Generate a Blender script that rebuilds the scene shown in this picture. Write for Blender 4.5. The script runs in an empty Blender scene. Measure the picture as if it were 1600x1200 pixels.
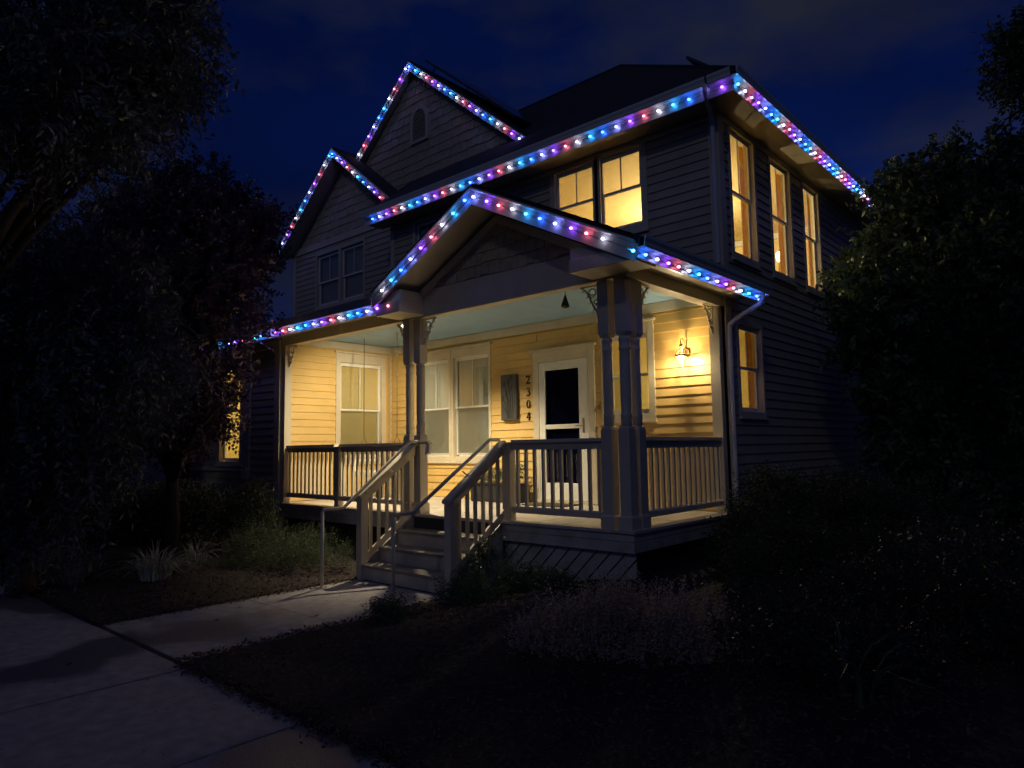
import bpy, bmesh, math, random
import numpy as np
from mathutils import Vector, Matrix

# ------------------------------------------------------------------ camera
SC = bpy.context.scene
COL = SC.collection
R = math.radians
cam_data = bpy.data.cameras.new('camera')
cam_data.sensor_width = 36.0
cam_data.lens = 24.3425
cam_data.clip_start = 0.05
cam_data.clip_end = 600
cam = bpy.data.objects.new('camera', cam_data)
COL.objects.link(cam)
CR = Vector((0.743259543, 0.668825170, -0.015431905))
CU = Vector((0.072114641, -0.057165120, 0.995756811))
CW = Vector((-0.665105052, 0.741218619, 0.090720608))
m = Matrix.Identity(4)
for k, v in enumerate((CR, CU, -CW)):
    m[0][k], m[1][k], m[2][k] = v
m.translation = Vector((3.868, -6.126, 1.60))
cam.matrix_world = m
SC.camera = cam

# ------------------------------------------------------------------ night sky
SUN_EL, SUN_ROT = R(32), R(158)
world = bpy.data.worlds.new("World")
SC.world = world
world.use_nodes = True
wn, wl = world.node_tree.nodes, world.node_tree.links
wn.clear()
out = wn.new('ShaderNodeOutputWorld')
bg = wn.new('ShaderNodeBackground')
tc = wn.new('ShaderNodeTexCoord')
sky = wn.new('ShaderNodeTexSky'); sky.sky_type = 'NISHITA'; sky.sun_disc = False
sky.sun_elevation = SUN_EL; sky.sun_rotation = SUN_ROT
tint = wn.new('ShaderNodeMix'); tint.data_type = 'RGBA'; tint.blend_type = 'MULTIPLY'
tint.inputs[0].default_value = 1.0
tint.inputs[7].default_value = (0.024, 0.062, 0.30, 1)
mp = wn.new('ShaderNodeMapping'); mp.inputs['Scale'].default_value = (1.0, 1.0, 2.4)
nz = wn.new('ShaderNodeTexNoise'); nz.inputs['Scale'].default_value = 2.1
nz.inputs['Detail'].default_value = 5.0; nz.inputs['Roughness'].default_value = 0.55
cr = wn.new('ShaderNodeValToRGB')
cr.color_ramp.elements[0].position = 0.43; cr.color_ramp.elements[0].color = (0, 0, 0, 1)
cr.color_ramp.elements[1].position = 0.63; cr.color_ramp.elements[1].color = (1, 1, 1, 1)
mx = wn.new('ShaderNodeMix'); mx.data_type = 'RGBA'
mx.inputs[7].default_value = (0.34, 0.39, 0.58, 1)
mulc = wn.new('ShaderNodeMath'); mulc.operation = 'MULTIPLY'; mulc.inputs[1].default_value = 0.85
wl.new(tc.outputs['Generated'], mp.inputs['Vector']); wl.new(mp.outputs[0], nz.inputs['Vector'])
wl.new(nz.outputs['Fac'], cr.inputs[0])
wl.new(sky.outputs[0], tint.inputs[6])
wl.new(tint.outputs[2], mx.inputs[6])
wl.new(cr.outputs[0], mulc.inputs[0]); wl.new(mulc.outputs[0], mx.inputs[0])
nz2 = wn.new('ShaderNodeTexNoise'); nz2.inputs['Scale'].default_value = 1.3; nz2.inputs['Detail'].default_value = 3
mr2 = wn.new('ShaderNodeMapRange'); mr2.inputs[1].default_value = .35; mr2.inputs[2].default_value = .65; mr2.inputs[3].default_value = .50; mr2.inputs[4].default_value = 1.15
wl.new(mp.outputs[0], nz2.inputs['Vector']); wl.new(nz2.outputs['Fac'], mr2.inputs[0])
sc2 = wn.new('ShaderNodeMix'); sc2.data_type = 'RGBA'; sc2.blend_type = 'MULTIPLY'; sc2.inputs[0].default_value = 1.0
wl.new(mx.outputs[2], sc2.inputs[6]); wl.new(mr2.outputs[0], sc2.inputs[7])
wl.new(sc2.outputs[2], bg.inputs['Color'])
bg.inputs['Strength'].default_value = 0.050
wl.new(bg.outputs[0], out.inputs[0])

# weak fill added in place of street light behind the camera, the only sun lamp
sd = bpy.data.lights.new('street_fill', 'SUN'); sd.energy = 0.068; sd.angle = R(3)
sd.color = (0.86, 0.88, 1.0)
so = bpy.data.objects.new('street_fill', sd); COL.objects.link(so)
so.rotation_euler = (R(58), 0, R(22))

vs = SC.view_settings
SC.display_settings.display_device = 'sRGB'
vs.view_transform = 'Standard'; vs.look = 'None'; vs.exposure = 0; vs.gamma = 1
vs.use_curve_mapping = False
try:
    SC.cycles.use_denoising = True
    SC.cycles.denoiser = 'OPENIMAGEDENOISE'
    SC.cycles.use_light_tree = True
    SC.cycles.max_bounces = 7
    SC.cycles.diffuse_bounces = 4
    SC.cycles.transparent_max_bounces = 16
    SC.cycles.sample_clamp_indirect = 4.0
    SC.cycles.caustics_reflective = False
    SC.cycles.caustics_refractive = False
except Exception:
    pass

rng = random.Random(7)

# ------------------------------------------------------------------ materials
def mat(name, col, rough=0.6, var=0.10, scale=6.0, bump=0.0, bscale=60.0, metal=0.0, spec=0.5,
        dirt_shade=None, dirt_shade_scale=2.0, dirt_shade_lo=0.5, dirt_shade_hi=0.7, stretch=None, wet=None):
    m = bpy.data.materials.new(name); m.use_nodes = True
    nt = m.node_tree; n, l = nt.nodes, nt.links
    b = n['Principled BSDF']
    b.inputs['Roughness'].default_value = rough
    b.inputs['Metallic'].default_value = metal
    b.inputs['Specular IOR Level'].default_value = spec
    t = n.new('ShaderNodeTexCoord')
    vec = t.outputs['Object']
    if stretch:
        mpn = n.new('ShaderNodeMapping'); mpn.inputs['Scale'].default_value = stretch
        l.new(vec, mpn.inputs['Vector']); vec = mpn.outputs[0]
    nz = n.new('ShaderNodeTexNoise'); nz.inputs['Scale'].default_value = scale
    nz.inputs['Detail'].default_value = 4
    l.new(vec, nz.inputs['Vector'])
    r = n.new('ShaderNodeValToRGB')
    lo = [c * (1 - var) for c in col]; hi = [min(1, c * (1 + var)) for c in col]
    r.color_ramp.elements[0].position = 0.3; r.color_ramp.elements[0].color = (*lo, 1)
    r.color_ramp.elements[1].position = 0.7; r.color_ramp.elements[1].color = (*hi, 1)
    l.new(nz.outputs['Fac'], r.inputs[0])
    last = r.outputs[0]
    if dirt_shade:
        n2 = n.new('ShaderNodeTexNoise'); n2.inputs['Scale'].default_value = dirt_shade_scale
        n2.inputs['Detail'].default_value = 6
        l.new(t.outputs['Object'], n2.inputs['Vector'])
        r2 = n.new('ShaderNodeValToRGB')
        r2.color_ramp.elements[0].position = dirt_shade_lo; r2.color_ramp.elements[0].color = (0, 0, 0, 1)
        r2.color_ramp.elements[1].position = dirt_shade_hi; r2.color_ramp.elements[1].color = (1, 1, 1, 1)
        l.new(n2.outputs['Fac'], r2.inputs[0])
        mm = n.new('ShaderNodeMix'); mm.data_type = 'RGBA'
        l.new(r2.outputs[0], mm.inputs[0]); l.new(last, mm.inputs[6])
        mm.inputs[7].default_value = (*dirt_shade, 1)
        last = mm.outputs[2]
        if wet is not None:
            mw = n.new('ShaderNodeMapRange'); mw.inputs[3].default_value = rough; mw.inputs[4].default_value = wet
            l.new(r2.outputs[0], mw.inputs[0]); l.new(mw.outputs[0], b.inputs['Roughness'])
    l.new(last, b.inputs['Base Color'])
    if bump:
        bn = n.new('ShaderNodeTexNoise'); bn.inputs['Scale'].default_value = bscale
        bn.inputs['Detail'].default_value = 3
        l.new(vec, bn.inputs['Vector'])
        bp = n.new('ShaderNodeBump'); bp.inputs['Strength'].default_value = bump
        bp.inputs['Distance'].default_value = 0.01
        l.new(bn.outputs['Fac'], bp.inputs['Height']); l.new(bp.outputs[0], b.inputs['Normal'])
    return m

def emis(name, col, s):
    m = bpy.data.materials.new(name); m.use_nodes = True
    n, l = m.node_tree.nodes, m.node_tree.links
    n.clear()
    o = n.new('ShaderNodeOutputMaterial'); e = n.new('ShaderNodeEmission')
    e.inputs[0].default_value = (*col, 1); e.inputs[1].default_value = s
    l.new(e.outputs[0], o.inputs[0])
    return m

def glass(name, tintc=(0.96, 0.97, 0.96), refl=0.08, rough=0.02):
    m = bpy.data.materials.new(name); m.use_nodes = True
    n, l = m.node_tree.nodes, m.node_tree.links
    n.clear()
    o = n.new('ShaderNodeOutputMaterial'); mixn = n.new('ShaderNodeMixShader')
    tr = n.new('ShaderNodeBsdfTransparent'); tr.inputs[0].default_value = (*tintc, 1)
    g = n.new('ShaderNodeBsdfGlossy'); g.inputs['Roughness'].default_value = rough
    fr = n.new('ShaderNodeLayerWeight'); fr.inputs[0].default_value = 0.35
    mr = n.new('ShaderNodeMapRange'); mr.inputs[3].default_value = refl; mr.inputs[4].default_value = 0.30
    l.new(fr.outputs['Fresnel'], mr.inputs[0]); l.new(mr.outputs[0], mixn.inputs[0])
    l.new(tr.outputs[0], mixn.inputs[1]); l.new(g.outputs[0], mixn.inputs[2])
    l.new(mixn.outputs[0], o.inputs[0])
    return m

def leafmat(name, c1, c2, rough=0.5, trans=0.25, spec=0.4):
    m = bpy.data.materials.new(name); m.use_nodes = True
    nt = m.node_tree; n, l = nt.nodes, nt.links
    b = n['Principled BSDF']; o = n['Material Output']
    t = n.new('ShaderNodeTexCoord')
    nz = n.new('ShaderNodeTexNoise'); nz.inputs['Scale'].default_value = 9; nz.inputs['Detail'].default_value = 8
    nz.inputs['Roughness'].default_value = 0.8
    l.new(t.outputs['Object'], nz.inputs['Vector'])
    r = n.new('ShaderNodeValToRGB')
    r.color_ramp.elements[0].position = 0.35; r.color_ramp.elements[0].color = (*c1, 1)
    r.color_ramp.elements[1].position = 0.65; r.color_ramp.elements[1].color = (*c2, 1)
    l.new(nz.outputs['Fac'], r.inputs[0]); l.new(r.outputs[0], b.inputs['Base Color'])
    b.inputs['Roughness'].default_value = rough; b.inputs['Specular IOR Level'].default_value = spec
    tr = n.new('ShaderNodeBsdfTranslucent'); l.new(r.outputs[0], tr.inputs[0])
    mixn = n.new('ShaderNodeMixShader'); mixn.inputs[0].default_value = trans
    l.new(b.outputs[0], mixn.inputs[1]); l.new(tr.outputs[0], mixn.inputs[2])
    l.new(mixn.outputs[0], o.inputs[0])
    return m

M = {}
M['siding'] = mat('tan_siding_paint', (0.60, 0.41, 0.145), 0.55, 0.07, 3.0, 0.25, 90, stretch=(1, 1, 1), dirt_shade=(0.45, 0.27, 0.09), dirt_shade_scale=1.3, dirt_shade_lo=0.55, dirt_shade_hi=0.85)
M['siding_out'] = mat('night_tinted_siding_paint', (0.40, 0.335, 0.25), 0.55, 0.08, 3.0, 0.25, 90, dirt_shade=(0.30, 0.25, 0.19), dirt_shade_scale=1.3, dirt_shade_lo=0.55, dirt_shade_hi=0.85)  # same yellow siding, greyed in the colour for the bluish night light
M['shingle'] = mat('gable_shingle_paint', (0.40, 0.33, 0.22), 0.7, 0.18, 12.0, 0.4, 60)
M['trim'] = mat('cream_trim_paint', (0.54, 0.48, 0.365), 0.5, 0.06, 4.0, 0.12, 70, dirt_shade=(0.38, 0.34, 0.27), dirt_shade_scale=2.5, dirt_shade_lo=0.58, dirt_shade_hi=0.85)
M['white'] = mat('white_window_paint', (0.72, 0.71, 0.66), 0.4, 0.03, 5.0)
M['fascia'] = mat('glossy_fascia_paint', (0.60, 0.57, 0.52), 0.22, 0.05, 4.0, 0.1, 50)
M['ceiling'] = mat('blue_porch_ceiling_paint', (0.25, 0.42, 0.64), 0.5, 0.05, 3.0)
M['floor'] = mat('grey_porch_floor_paint', (0.50, 0.46, 0.40), 0.45, 0.10, 7.0, 0.2, 60, dirt_shade=(0.30, 0.26, 0.21), dirt_shade_scale=3.0, dirt_shade_lo=0.52, dirt_shade_hi=0.8)
M['tread'] = mat('worn_tread_paint', (0.22, 0.20, 0.18), 0.35, 0.15, 9.0, 0.3, 60)
M['riser'] = mat('riser_paint', (0.48, 0.44, 0.36), 0.5, 0.12, 5.0, 0.2, 50, dirt_shade=(0.26, 0.22, 0.16), dirt_shade_scale=4.0, dirt_shade_lo=0.5, dirt_shade_hi=0.8)
M['roof'] = mat('dark_asphalt_shingles', (0.030, 0.030, 0.034), 0.9, 0.35, 25.0, 0.6, 120)
M['dark'] = mat('dark_void', (0.02, 0.02, 0.022), 0.8, 0.1)
M['black'] = mat('black_iron', (0.02, 0.018, 0.016), 0.4, 0.1, metal=0.6)
M['metal'] = mat('painted_handrail', (0.50, 0.46, 0.38), 0.35, 0.08, 8.0, 0.1, 60)
M['brass'] = mat('aged_brass', (0.38, 0.24, 0.10), 0.35, 0.15, metal=0.9)
M['gutter'] = mat('gutter_enamel', (0.62, 0.60, 0.56), 0.25, 0.04, 4.0)
M['plaque'] = mat('weathered_plaque', (0.045, 0.045, 0.048), 0.6, 0.25, 10.0, 0.4, 40)
M['mat'] = mat('coir_mat', (0.06, 0.045, 0.03), 0.95, 0.3, 60.0, 0.8, 300)
M['plaque_cut'] = mat('plaque_relief', (0.012, 0.012, 0.012), 0.7, 0.1)
M['interior'] = mat('warm_room_paint', (0.80, 0.66, 0.33), 0.7, 0.04, 1.5)
M['carpet'] = mat('dark_carpet', (0.07, 0.045, 0.03), 0.95, 0.2, 20.0)
M['wood'] = mat('orange_wood', (0.45, 0.20, 0.06), 0.5, 0.2, 8.0, stretch=(6, 6, 0.6))
M['curtain'] = leafmat('brown_curtain', (0.60, 0.38, 0.15), (0.70, 0.50, 0.24), 0.8, 0.55)
M['shade'] = leafmat('yellow_roller_shade', (0.70, 0.62, 0.36), (0.74, 0.66, 0.40), 0.8, 0.45)
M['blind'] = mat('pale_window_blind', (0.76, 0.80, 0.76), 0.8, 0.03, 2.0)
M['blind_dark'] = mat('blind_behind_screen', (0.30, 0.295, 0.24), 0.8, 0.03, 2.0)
M['concrete'] = mat('concrete', (0.31, 0.29, 0.31), 0.75, 0.22, 9.0, 0.8, 110, dirt_shade=(0.135, 0.125, 0.15), dirt_shade_scale=.50, dirt_shade_lo=0.50, dirt_shade_hi=0.54, wet=.30)  # dark patches paint damp concrete and tree shadow into the colour
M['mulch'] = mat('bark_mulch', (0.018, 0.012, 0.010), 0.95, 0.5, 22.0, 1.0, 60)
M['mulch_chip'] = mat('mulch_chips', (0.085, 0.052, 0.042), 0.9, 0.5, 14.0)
M['bark'] = mat('tree_bark', (0.09, 0.07, 0.055), 0.9, 0.3, 18.0, 0.8, 40, stretch=(3, 3, 0.6))
M['asphalt'] = mat('asphalt', (0.045, 0.045, 0.05), 0.8, 0.2, 30.0, 0.4, 200)
M['panelg'] = mat('solar_glass', (0.01, 0.012, 0.03), 0.12, 0.1)
M['panelf'] = mat('solar_frame', (0.05, 0.05, 0.05), 0.4, 0.1)
M['neigh_dark'] = mat('grey_neighbour_wall', (0.10, 0.10, 0.10), 0.8, 0.15, 2.0)
M['neigh'] = mat('neighbour_wall', (0.55, 0.52, 0.47), 0.7, 0.08, 2.0)
M['foundation'] = mat('foundation_block', (0.16, 0.155, 0.15), 0.85, 0.15, 5.0, 0.5, 40)
M['cushion'] = mat('swing_slat_paint', (0.62, 0.58, 0.5), 0.5, 0.06)
M['glass'] = glass('window_glass')
M['lampglass'] = glass('lantern_glass', (0.98, 0.96, 0.92), 0.03)
M['lampglass_up'] = glass('lantern_upper_glass', (0.62, 0.58, 0.50), 0.04)
M['screen'] = glass('insect_screen', (0.88, 0.89, 0.88), 0.02, 0.4)
M['darkglass'] = glass('dark_door_glass', (0.45, 0.48, 0.58), 0.03)
M['door_sky_tint'] = mat('sky_tinted_door', (0.02, 0.028, 0.11), 0.4, 0.1)  # navy in the colour stands in for sky reflected in the door glass
M['leaf_locust'] = leafmat('locust_leaf', (0.055, 0.070, 0.078), (0.14, 0.155, 0.185))
M['leaf_plum'] = leafmat('plum_leaf', (0.055, 0.03, 0.05), (0.15, 0.09, 0.14), 0.4, 0.15, 0.6)
M['leaf_right'] = leafmat('maple_leaf', (0.034, 0.060, 0.026), (0.10, 0.145, 0.068))
M['leaf_shrub'] = leafmat('shrub_leaf', (0.026, 0.034, 0.020), (0.055, 0.062, 0.045), 0.7, 0.12, 0.05)
M['leaf_laven'] = leafmat('sage_leaf', (0.24, 0.18, 0.15), (0.42, 0.33, 0.27), 0.5, 0.2)
M['leaf_green'] = leafmat('groundcover_leaf', (0.05, 0.07, 0.04), (0.11, 0.14, 0.08))
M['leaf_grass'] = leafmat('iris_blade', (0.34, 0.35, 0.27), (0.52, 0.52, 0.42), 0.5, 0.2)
M['leaf_grass2'] = leafmat('dim_iris_blade', (0.2, 0.21, 0.19), (0.36, 0.37, 0.34), 0.5, 0.2)  # dimmer copy of the iris blades, shade put into the colour
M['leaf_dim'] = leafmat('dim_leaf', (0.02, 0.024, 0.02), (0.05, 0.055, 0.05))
M['flower'] = mat('pale_petals', (0.5, 0.5, 0.55), 0.6, 0.2)

# ------------------------------------------------------------------ mesh helpers
def link(name, me, m=None, parent=None):
    o = bpy.data.objects.new(name, me); COL.objects.link(o)
    if m is not None and me is not None and len(me.materials) == 0:
        me.materials.append(m)
    if parent is not None: o.parent = parent
    return o

class MB:
    """collects verts and faces for one mesh object"""
    def __init__(s): s.v = []; s.f = []
    def add(s, vs, fs):
        k = len(s.v); s.v += [tuple(p) for p in vs]; s.f += [tuple(i + k for i in f) for f in fs]
    def box(s, x0, x1, y0, y1, z0, z1):
        s.add([(x0,y0,z0),(x1,y0,z0),(x1,y1,z0),(x0,y1,z0),(x0,y0,z1),(x1,y0,z1),(x1,y1,z1),(x0,y1,z1)],
              [(0,3,2,1),(4,5,6,7),(0,1,5,4),(1,2,6,5),(2,3,7,6),(3,0,4,7)])
    def prism(s, A, B):
        """two matching polygons joined into a capped solid"""
        n = len(A)
        fs = [tuple(range(n))[::-1], tuple(range(n, 2*n))]
        fs += [(i, (i+1) % n, n + (i+1) % n, n + i) for i in range(n)]
        s.add(list(A) + list(B), fs)
    def sweep(s, A, B, prof, U, V):
        A, B, U, V = Vector(A), Vector(B), Vector(U), Vector(V)
        s.prism([A + U*p[0] + V*p[1] for p in prof], [B + U*p[0] + V*p[1] for p in prof])
    def tube(s, pts, rad, seg=8, closed=False):
        pts = [Vector(p) for p in pts]; n = len(pts)
        rads = rad if isinstance(rad, (list, tuple)) else [rad]*n
        k = len(s.v); ref = None
        for i, p in enumerate(pts):
            a = pts[max(i-1, 0)]; b = pts[min(i+1, n-1)]
            t = (b - a).normalized() if (b-a).length > 1e-9 else Vector((0,0,1))
            if ref is None:
                ref = t.orthogonal().normalized()
            ref = (ref - t*ref.dot(t)); ref = ref.normalized() if ref.length > 1e-6 else t.orthogonal().normalized()
            w = t.cross(ref)
            for j in range(seg):
                an = 2*math.pi*j/seg
                s.v.append(tuple(p + (ref*math.cos(an) + w*math.sin(an))*rads[i]))
        for i in range(n-1):
            for j in range(seg):
                a = k+i*seg+j; b = k+i*seg+(j+1) % seg
                s.f.append((a, b, b+seg, a+seg))
        s.f.append(tuple(k+j for j in range(seg))[::-1]); s.f.append(tuple(k+(n-1)*seg+j for j in range(seg)))
    def lathe(s, prof, cx, cy, seg=14):
        k = len(s.v)
        for r, z in prof:
            for j in range(seg):
                an = 2*math.pi*j/seg
                s.v.append((cx + r*math.cos(an), cy + r*math.sin(an), z))
        for i in range(len(prof)-1):
            for j in range(seg):
                a = k+i*seg+j; b = k+i*seg+(j+1) % seg
                s.f.append((a, b, b+seg, a+seg))
        s.f.append(tuple(k+j for j in range(seg))[::-1]); s.f.append(tuple(k+(len(prof)-1)*seg+j for j in range(seg)))
    def mesh(s, name):
        me = bpy.data.meshes.new(name); me.from_pydata(s.v, [], s.f); me.update(); return me
    def build(s, name, m, parent=None, smooth=False, bevel=0):
        me = s.mesh(name)
        if smooth:
            me.polygons.foreach_set('use_smooth', [True]*len(me.polygons))
        o = link(name, me, m, parent)
        if bevel:
            b = o.modifiers.new('bevel', 'BEVEL'); b.width = bevel; b.segments = 2; b.limit_method = 'ANGLE'
        return o

def thing(name, loc=(0, 0, 0), label=None, cat=None, group=None):
    o = bpy.data.objects.new(name, None); COL.objects.link(o); o.location = loc
    o.empty_display_size = 0.1
    tag(o, label, cat, group); return o
def tag(o, label=None, cat=None, group=None, kind=None):
    if label: o['label'] = label
    if cat: o['category'] = cat
    if group: o['group'] = group
    if kind: o['kind'] = kind
    return o
def mbox(name, m, parent, *b, bevel=0):
    q = MB(); q.box(*b); return q.build(name, m, parent, bevel=bevel)

# ------------------------------------------------------------------ the ground
def hgt(x, y):
    h = 0.0
    # planting bed banked up against the porch on the right of the path
    if x > -1.6 and y > -3.8:
        t = min(1, (x + 1.6)/1.5) * min(1, (y + 3.8)/2.0)
        h += 0.20*t*t*(3-2*t)
    if x < -3.5 and y > -3.8:
        t = min(1, (-3.5 - x)/1.2)*min(1, (y + 3.8)/1.5)
        h += 0.10*t*t*(3-2*t)
    bed = y > -3.80 and (x > -1.65 or x < -3.45)
    return h + (0.018 if bed else -0.06)
q = MB()
xs = sorted(set([round(-16 + i*0.5, 3) for i in range(60)] + [round(-4 + i*.1, 3) for i in range(80)] + [-150, -80, -40, -25, 20, 40, 80, 150] + [-3.46, -1.64]))
ys = sorted(set([round(-9 + i*0.5, 3) for i in range(50)] + [round(-4.4 + i*.1, 3) for i in range(44)] + [-80, -40, -20, 25, 45, 80, 160] + [-3.79]))
for y in ys:
    for x in xs: q.v.append((x, y, hgt(x, y) + (rng.uniform(-.010, .014) if hgt(x, y) > .0 else 0)))
nx = len(xs)
for j in range(len(ys)-1):
    for i in range(nx-1):
        a = j*nx+i; q.f.append((a, a+1, a+1+nx, a+nx))
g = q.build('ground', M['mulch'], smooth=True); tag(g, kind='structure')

# pavement slabs and the straight path to the steps
sw = bpy.data.objects.new('sidewalk', None); COL.objects.link(sw); tag(sw, kind='structure')
edges = [-8.9, -6.95, -5.08, -3.48, -1.51, 0.09, 1.72, 3.35, 4.98, 6.6]
for i in range(len(edges)-1):
    a, b = edges[i]+.011, edges[i+1]-.011
    q = MB(); dz = rng.uniform(-.004, .004)
    q.box(a, b, -5.45, -3.80 + rng.uniform(-.015, .015), -0.10, 0.0 + dz)
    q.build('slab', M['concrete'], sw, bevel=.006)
pth = bpy.data.objects.new('path', None); COL.objects.link(pth); tag(pth, kind='structure')
q = MB(); q.prism([(-3.45,-3.755,-.1),(-1.62,-3.755,-.1),(-1.69,-2.35,-.1),(-3.49,-2.35,-.1)], [(-3.45,-3.755,.002),(-1.62,-3.755,.002),(-1.69,-2.35,.002),(-3.49,-2.35,.002)])
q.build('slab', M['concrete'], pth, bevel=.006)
q = MB(); q.prism([(-3.49,-2.343,-.1),(-1.69,-2.343,-.1),(-1.80,-.90,-.1),(-3.52,-.90,-.1)], [(-3.49,-2.343,0),(-1.69,-2.343,0),(-1.80,-.90,0),(-3.52,-.90,0)])
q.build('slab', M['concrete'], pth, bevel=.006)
mbox('joint_strip', M['dark'], pth, -3.45, -1.62, -3.80, -3.7555, -.08, -.006)
road = mbox('road', M['asphalt'], None, -60, 60, -16, -7.6, -.3, -.12); tag(road, kind='structure')
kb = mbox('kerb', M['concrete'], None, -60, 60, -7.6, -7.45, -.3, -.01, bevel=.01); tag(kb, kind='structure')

# ------------------------------------------------------------------ the house
house = thing('house', (0, 0, 0), 'two storey lap sided house with lit porch, steep gables and coloured eave lights', 'house')
E = 0.127                                   # siding exposure

class Face:
    """a wall plane: a = along the wall, z up, d = outward"""
    def __init__(s, ax, c, sgn): s.ax, s.c, s.sgn = ax, c, sgn
    def p(s, a, z, d):
        return (a, s.c + s.sgn*d, z) if s.ax == 'y' else (s.c + s.sgn*d, a, z)
    def box(s, q, a0, a1, z0, z1, d0, d1):
        P = s.p(a0, z0, d0); Q = s.p(a1, z1, d1)
        q.box(min(P[0], Q[0]), max(P[0], Q[0]), min(P[1], Q[1]), max(P[1], Q[1]), min(P[2], Q[2]), max(P[2], Q[2]))
    def poly(s, q, pts, d0, d1):
        q.prism([s.p(a, z, d0) for a, z in pts], [s.p(a, z, d1) for a, z in pts])
FRONT = Face('y', 2.36, -1); SIDE = Face('x', 0.0, 1); WING = Face('y', 2.80, -1)
LEFTF = Face('y', 0.0, -1); PORL = Face('x', -6.92, 1); BIG = Face('y', 3.05, -1); PG = Face('y', 0.02, -1)

def wall(F, a0, a1, z0, z1, ops, sid=None, m=None, zoff=0.0, thick=0.12, name='wall', sm=None):
    q = MB(); A = sorted(set([a0, a1] + [o[i] for o in ops for i in (0, 1)])); Z = sorted(set([z0, z1] + [o[i] for o in ops for i in (2, 3)]))
    A = [a for a in A if a0 <= a <= a1]; Z = [z for z in Z if z0 <= z <= z1]
    for i in range(len(A)-1):
        for j in range(len(Z)-1):
            ca, cz = (A[i]+A[i+1])/2, (Z[j]+Z[j+1])/2
            if any(o[0] < ca < o[1] and o[2] < cz < o[3] for o in ops): continue
            F.box(q, A[i], A[i+1], Z[j], Z[j+1], -thick, 0)
    w = q.build(name, m or M['interior'], house)
    if sid:
        for (s0, s1, t0, t1) in sid:
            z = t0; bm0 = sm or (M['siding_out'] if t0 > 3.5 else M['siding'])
            while z < t1 - .02:
                zt = min(z + E, t1)
                cuts = [(s0, s1)]
                for o in ops:
                    if o[3] > z + .012 and o[2] < zt - .012:
                        new = []
                        for (u, v) in cuts:
                            if o[1] <= u or o[0] >= v: new.append((u, v)); continue
                            if o[0] > u: new.append((u, o[0]))
                            if o[1] < v: new.append((o[1], v))
                        cuts = new
                todo = list(cuts)
                while todo:
                    u, v = todo.pop(0)
                    if v - u < .03: continue
                    if v - u > 2.6:      # butt joint somewhere along a long course
                        jt = rng.uniform(u + 1.0, v - 1.0); pieces = [(u, jt - .0015), (jt + .0015, v)]
                    else: pieces = [(u, v)]
                    for (u, v) in pieces[1:]: todo.append((u, v))
                    u, v = pieces[0]
                    b = MB()
                    ov = .014 if zt < t1 else 0
                    r0 = rng.uniform(-.0015, .0015); r1 = rng.uniform(-.0015, .0015)
                    prof = lambda a, r: [F.p(a, z + r, .001), F.p(a, z + r, .023), F.p(a, zt + ov*.3, .005), F.p(a, zt + ov*.3, .001)]
                    b.prism(prof(u + .001, r0), prof(v - .001, r1))
                    b.build('siding_board', bm0, w)
                z = zt
    return w

def window(F, a0, a1, z0, z1, meet, m=None, casing=(.10, .10, .10, .18), muntin='upper', scr=False, low_glass=None,
           proud=.03, name='window', blind=None, head_cap=True, sash=None):
    """a0..z1 is the glass opening; casing = left, right, bottom, top widths"""
    m = m or M['trim']; sm = sash or M['white']
    L, Rr, B, T = casing; q = MB(); s = .045
    i0, i1, k0, k1 = a0 - s, a1 + s, z0 - s, z1 + s
    F.box(q, i0 - L, i0, k0 - B, k1 + T, .0, proud)
    F.box(q, i1, i1 + Rr, k0 - B, k1 + T, .0, proud)
    F.box(q, i0, i1, k1, k1 + T, .0, proud - .003)
    F.box(q, i0, i1, k0 - B, k0, .0, proud - .003)
    # jambs
    for (u0, u1, w0, w1) in ((i0-.012, i0, k0, k1), (i1, i1+.012, k0, k1), (i0, i1, k1, k1+.012), (i0, i1, k0-.012, k0)):
        F.box(q, u0, u1, w0, w1, -.10, -.0005)
    w = q.build(name, m, house, bevel=.003)
    if head_cap:
        c = MB(); F.box(c, i0 - L - .03, i1 + Rr + .03, k1 + T, k1 + T + .035, .0, proud + .03)
        c.build('head_cap', m, w, bevel=.004)
    c = MB(); F.box(c, i0 - L - .015, i1 + Rr + .015, k0 - B - .035, k0 - B, .0, proud + .025); c.build('sill', m, w, bevel=.004)
    for (nm, w0, w1, d) in (('upper_sash', meet + .0, z1, -.030), ('lower_sash', z0, meet - .0, -.058)):
        f = MB(); h = .022
        F.box(f, i0, a0 + .004, w0 - h, w1 + (s if nm[0] == 'u' else h), d - .024, d)
        F.box(f, a1 - .004, i1, w0 - h, w1 + (s if nm[0] == 'u' else h), d - .024, d)
        bot = s if nm[0] == 'l' else .022; top = s if nm[0] == 'u' else .022
        F.box(f, a0 + .004, a1 - .004, w0 - bot, w0 + .018, d - .022, d - .002)
        F.box(f, a0 + .004, a1 - .004, w1 - .018, w1 + top, d - .022, d - .002)
        if (muntin == 'upper' and nm[0] == 'u') or muntin == 'both':
            c0 = (a0 + a1)/2; F.box(f, c0 - .009, c0 + .009, w0 + .018, w1 - .018, d - .018, d - .004)
        sh = f.build(nm, sm, w)
        p = MB(); F.box(p, a0, a1, w0 + .01, w1 - .01, d - .014, d - .011)
        p.build('pane', M['glass'] if (nm[0] == 'u' or low_glass is None) else low_glass, sh)
        if scr and nm[0] == 'l':
            p = MB(); F.box(p, a0, a1, w0 + .01, w1 - .01, -.024, -.0225); p.build('insect_screen', M['screen'], sh)
    if blind:
        p = MB(); F.box(p, a0 - .03, a1 + .03, z0 - .03, z1 + .03, -.112, -.108); p.build('blind', blind, w)
    return w
def op(a0, a1, z0, z1): return (a0 - .057, a1 + .057, z0 - .057, z1 + .057)

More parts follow.
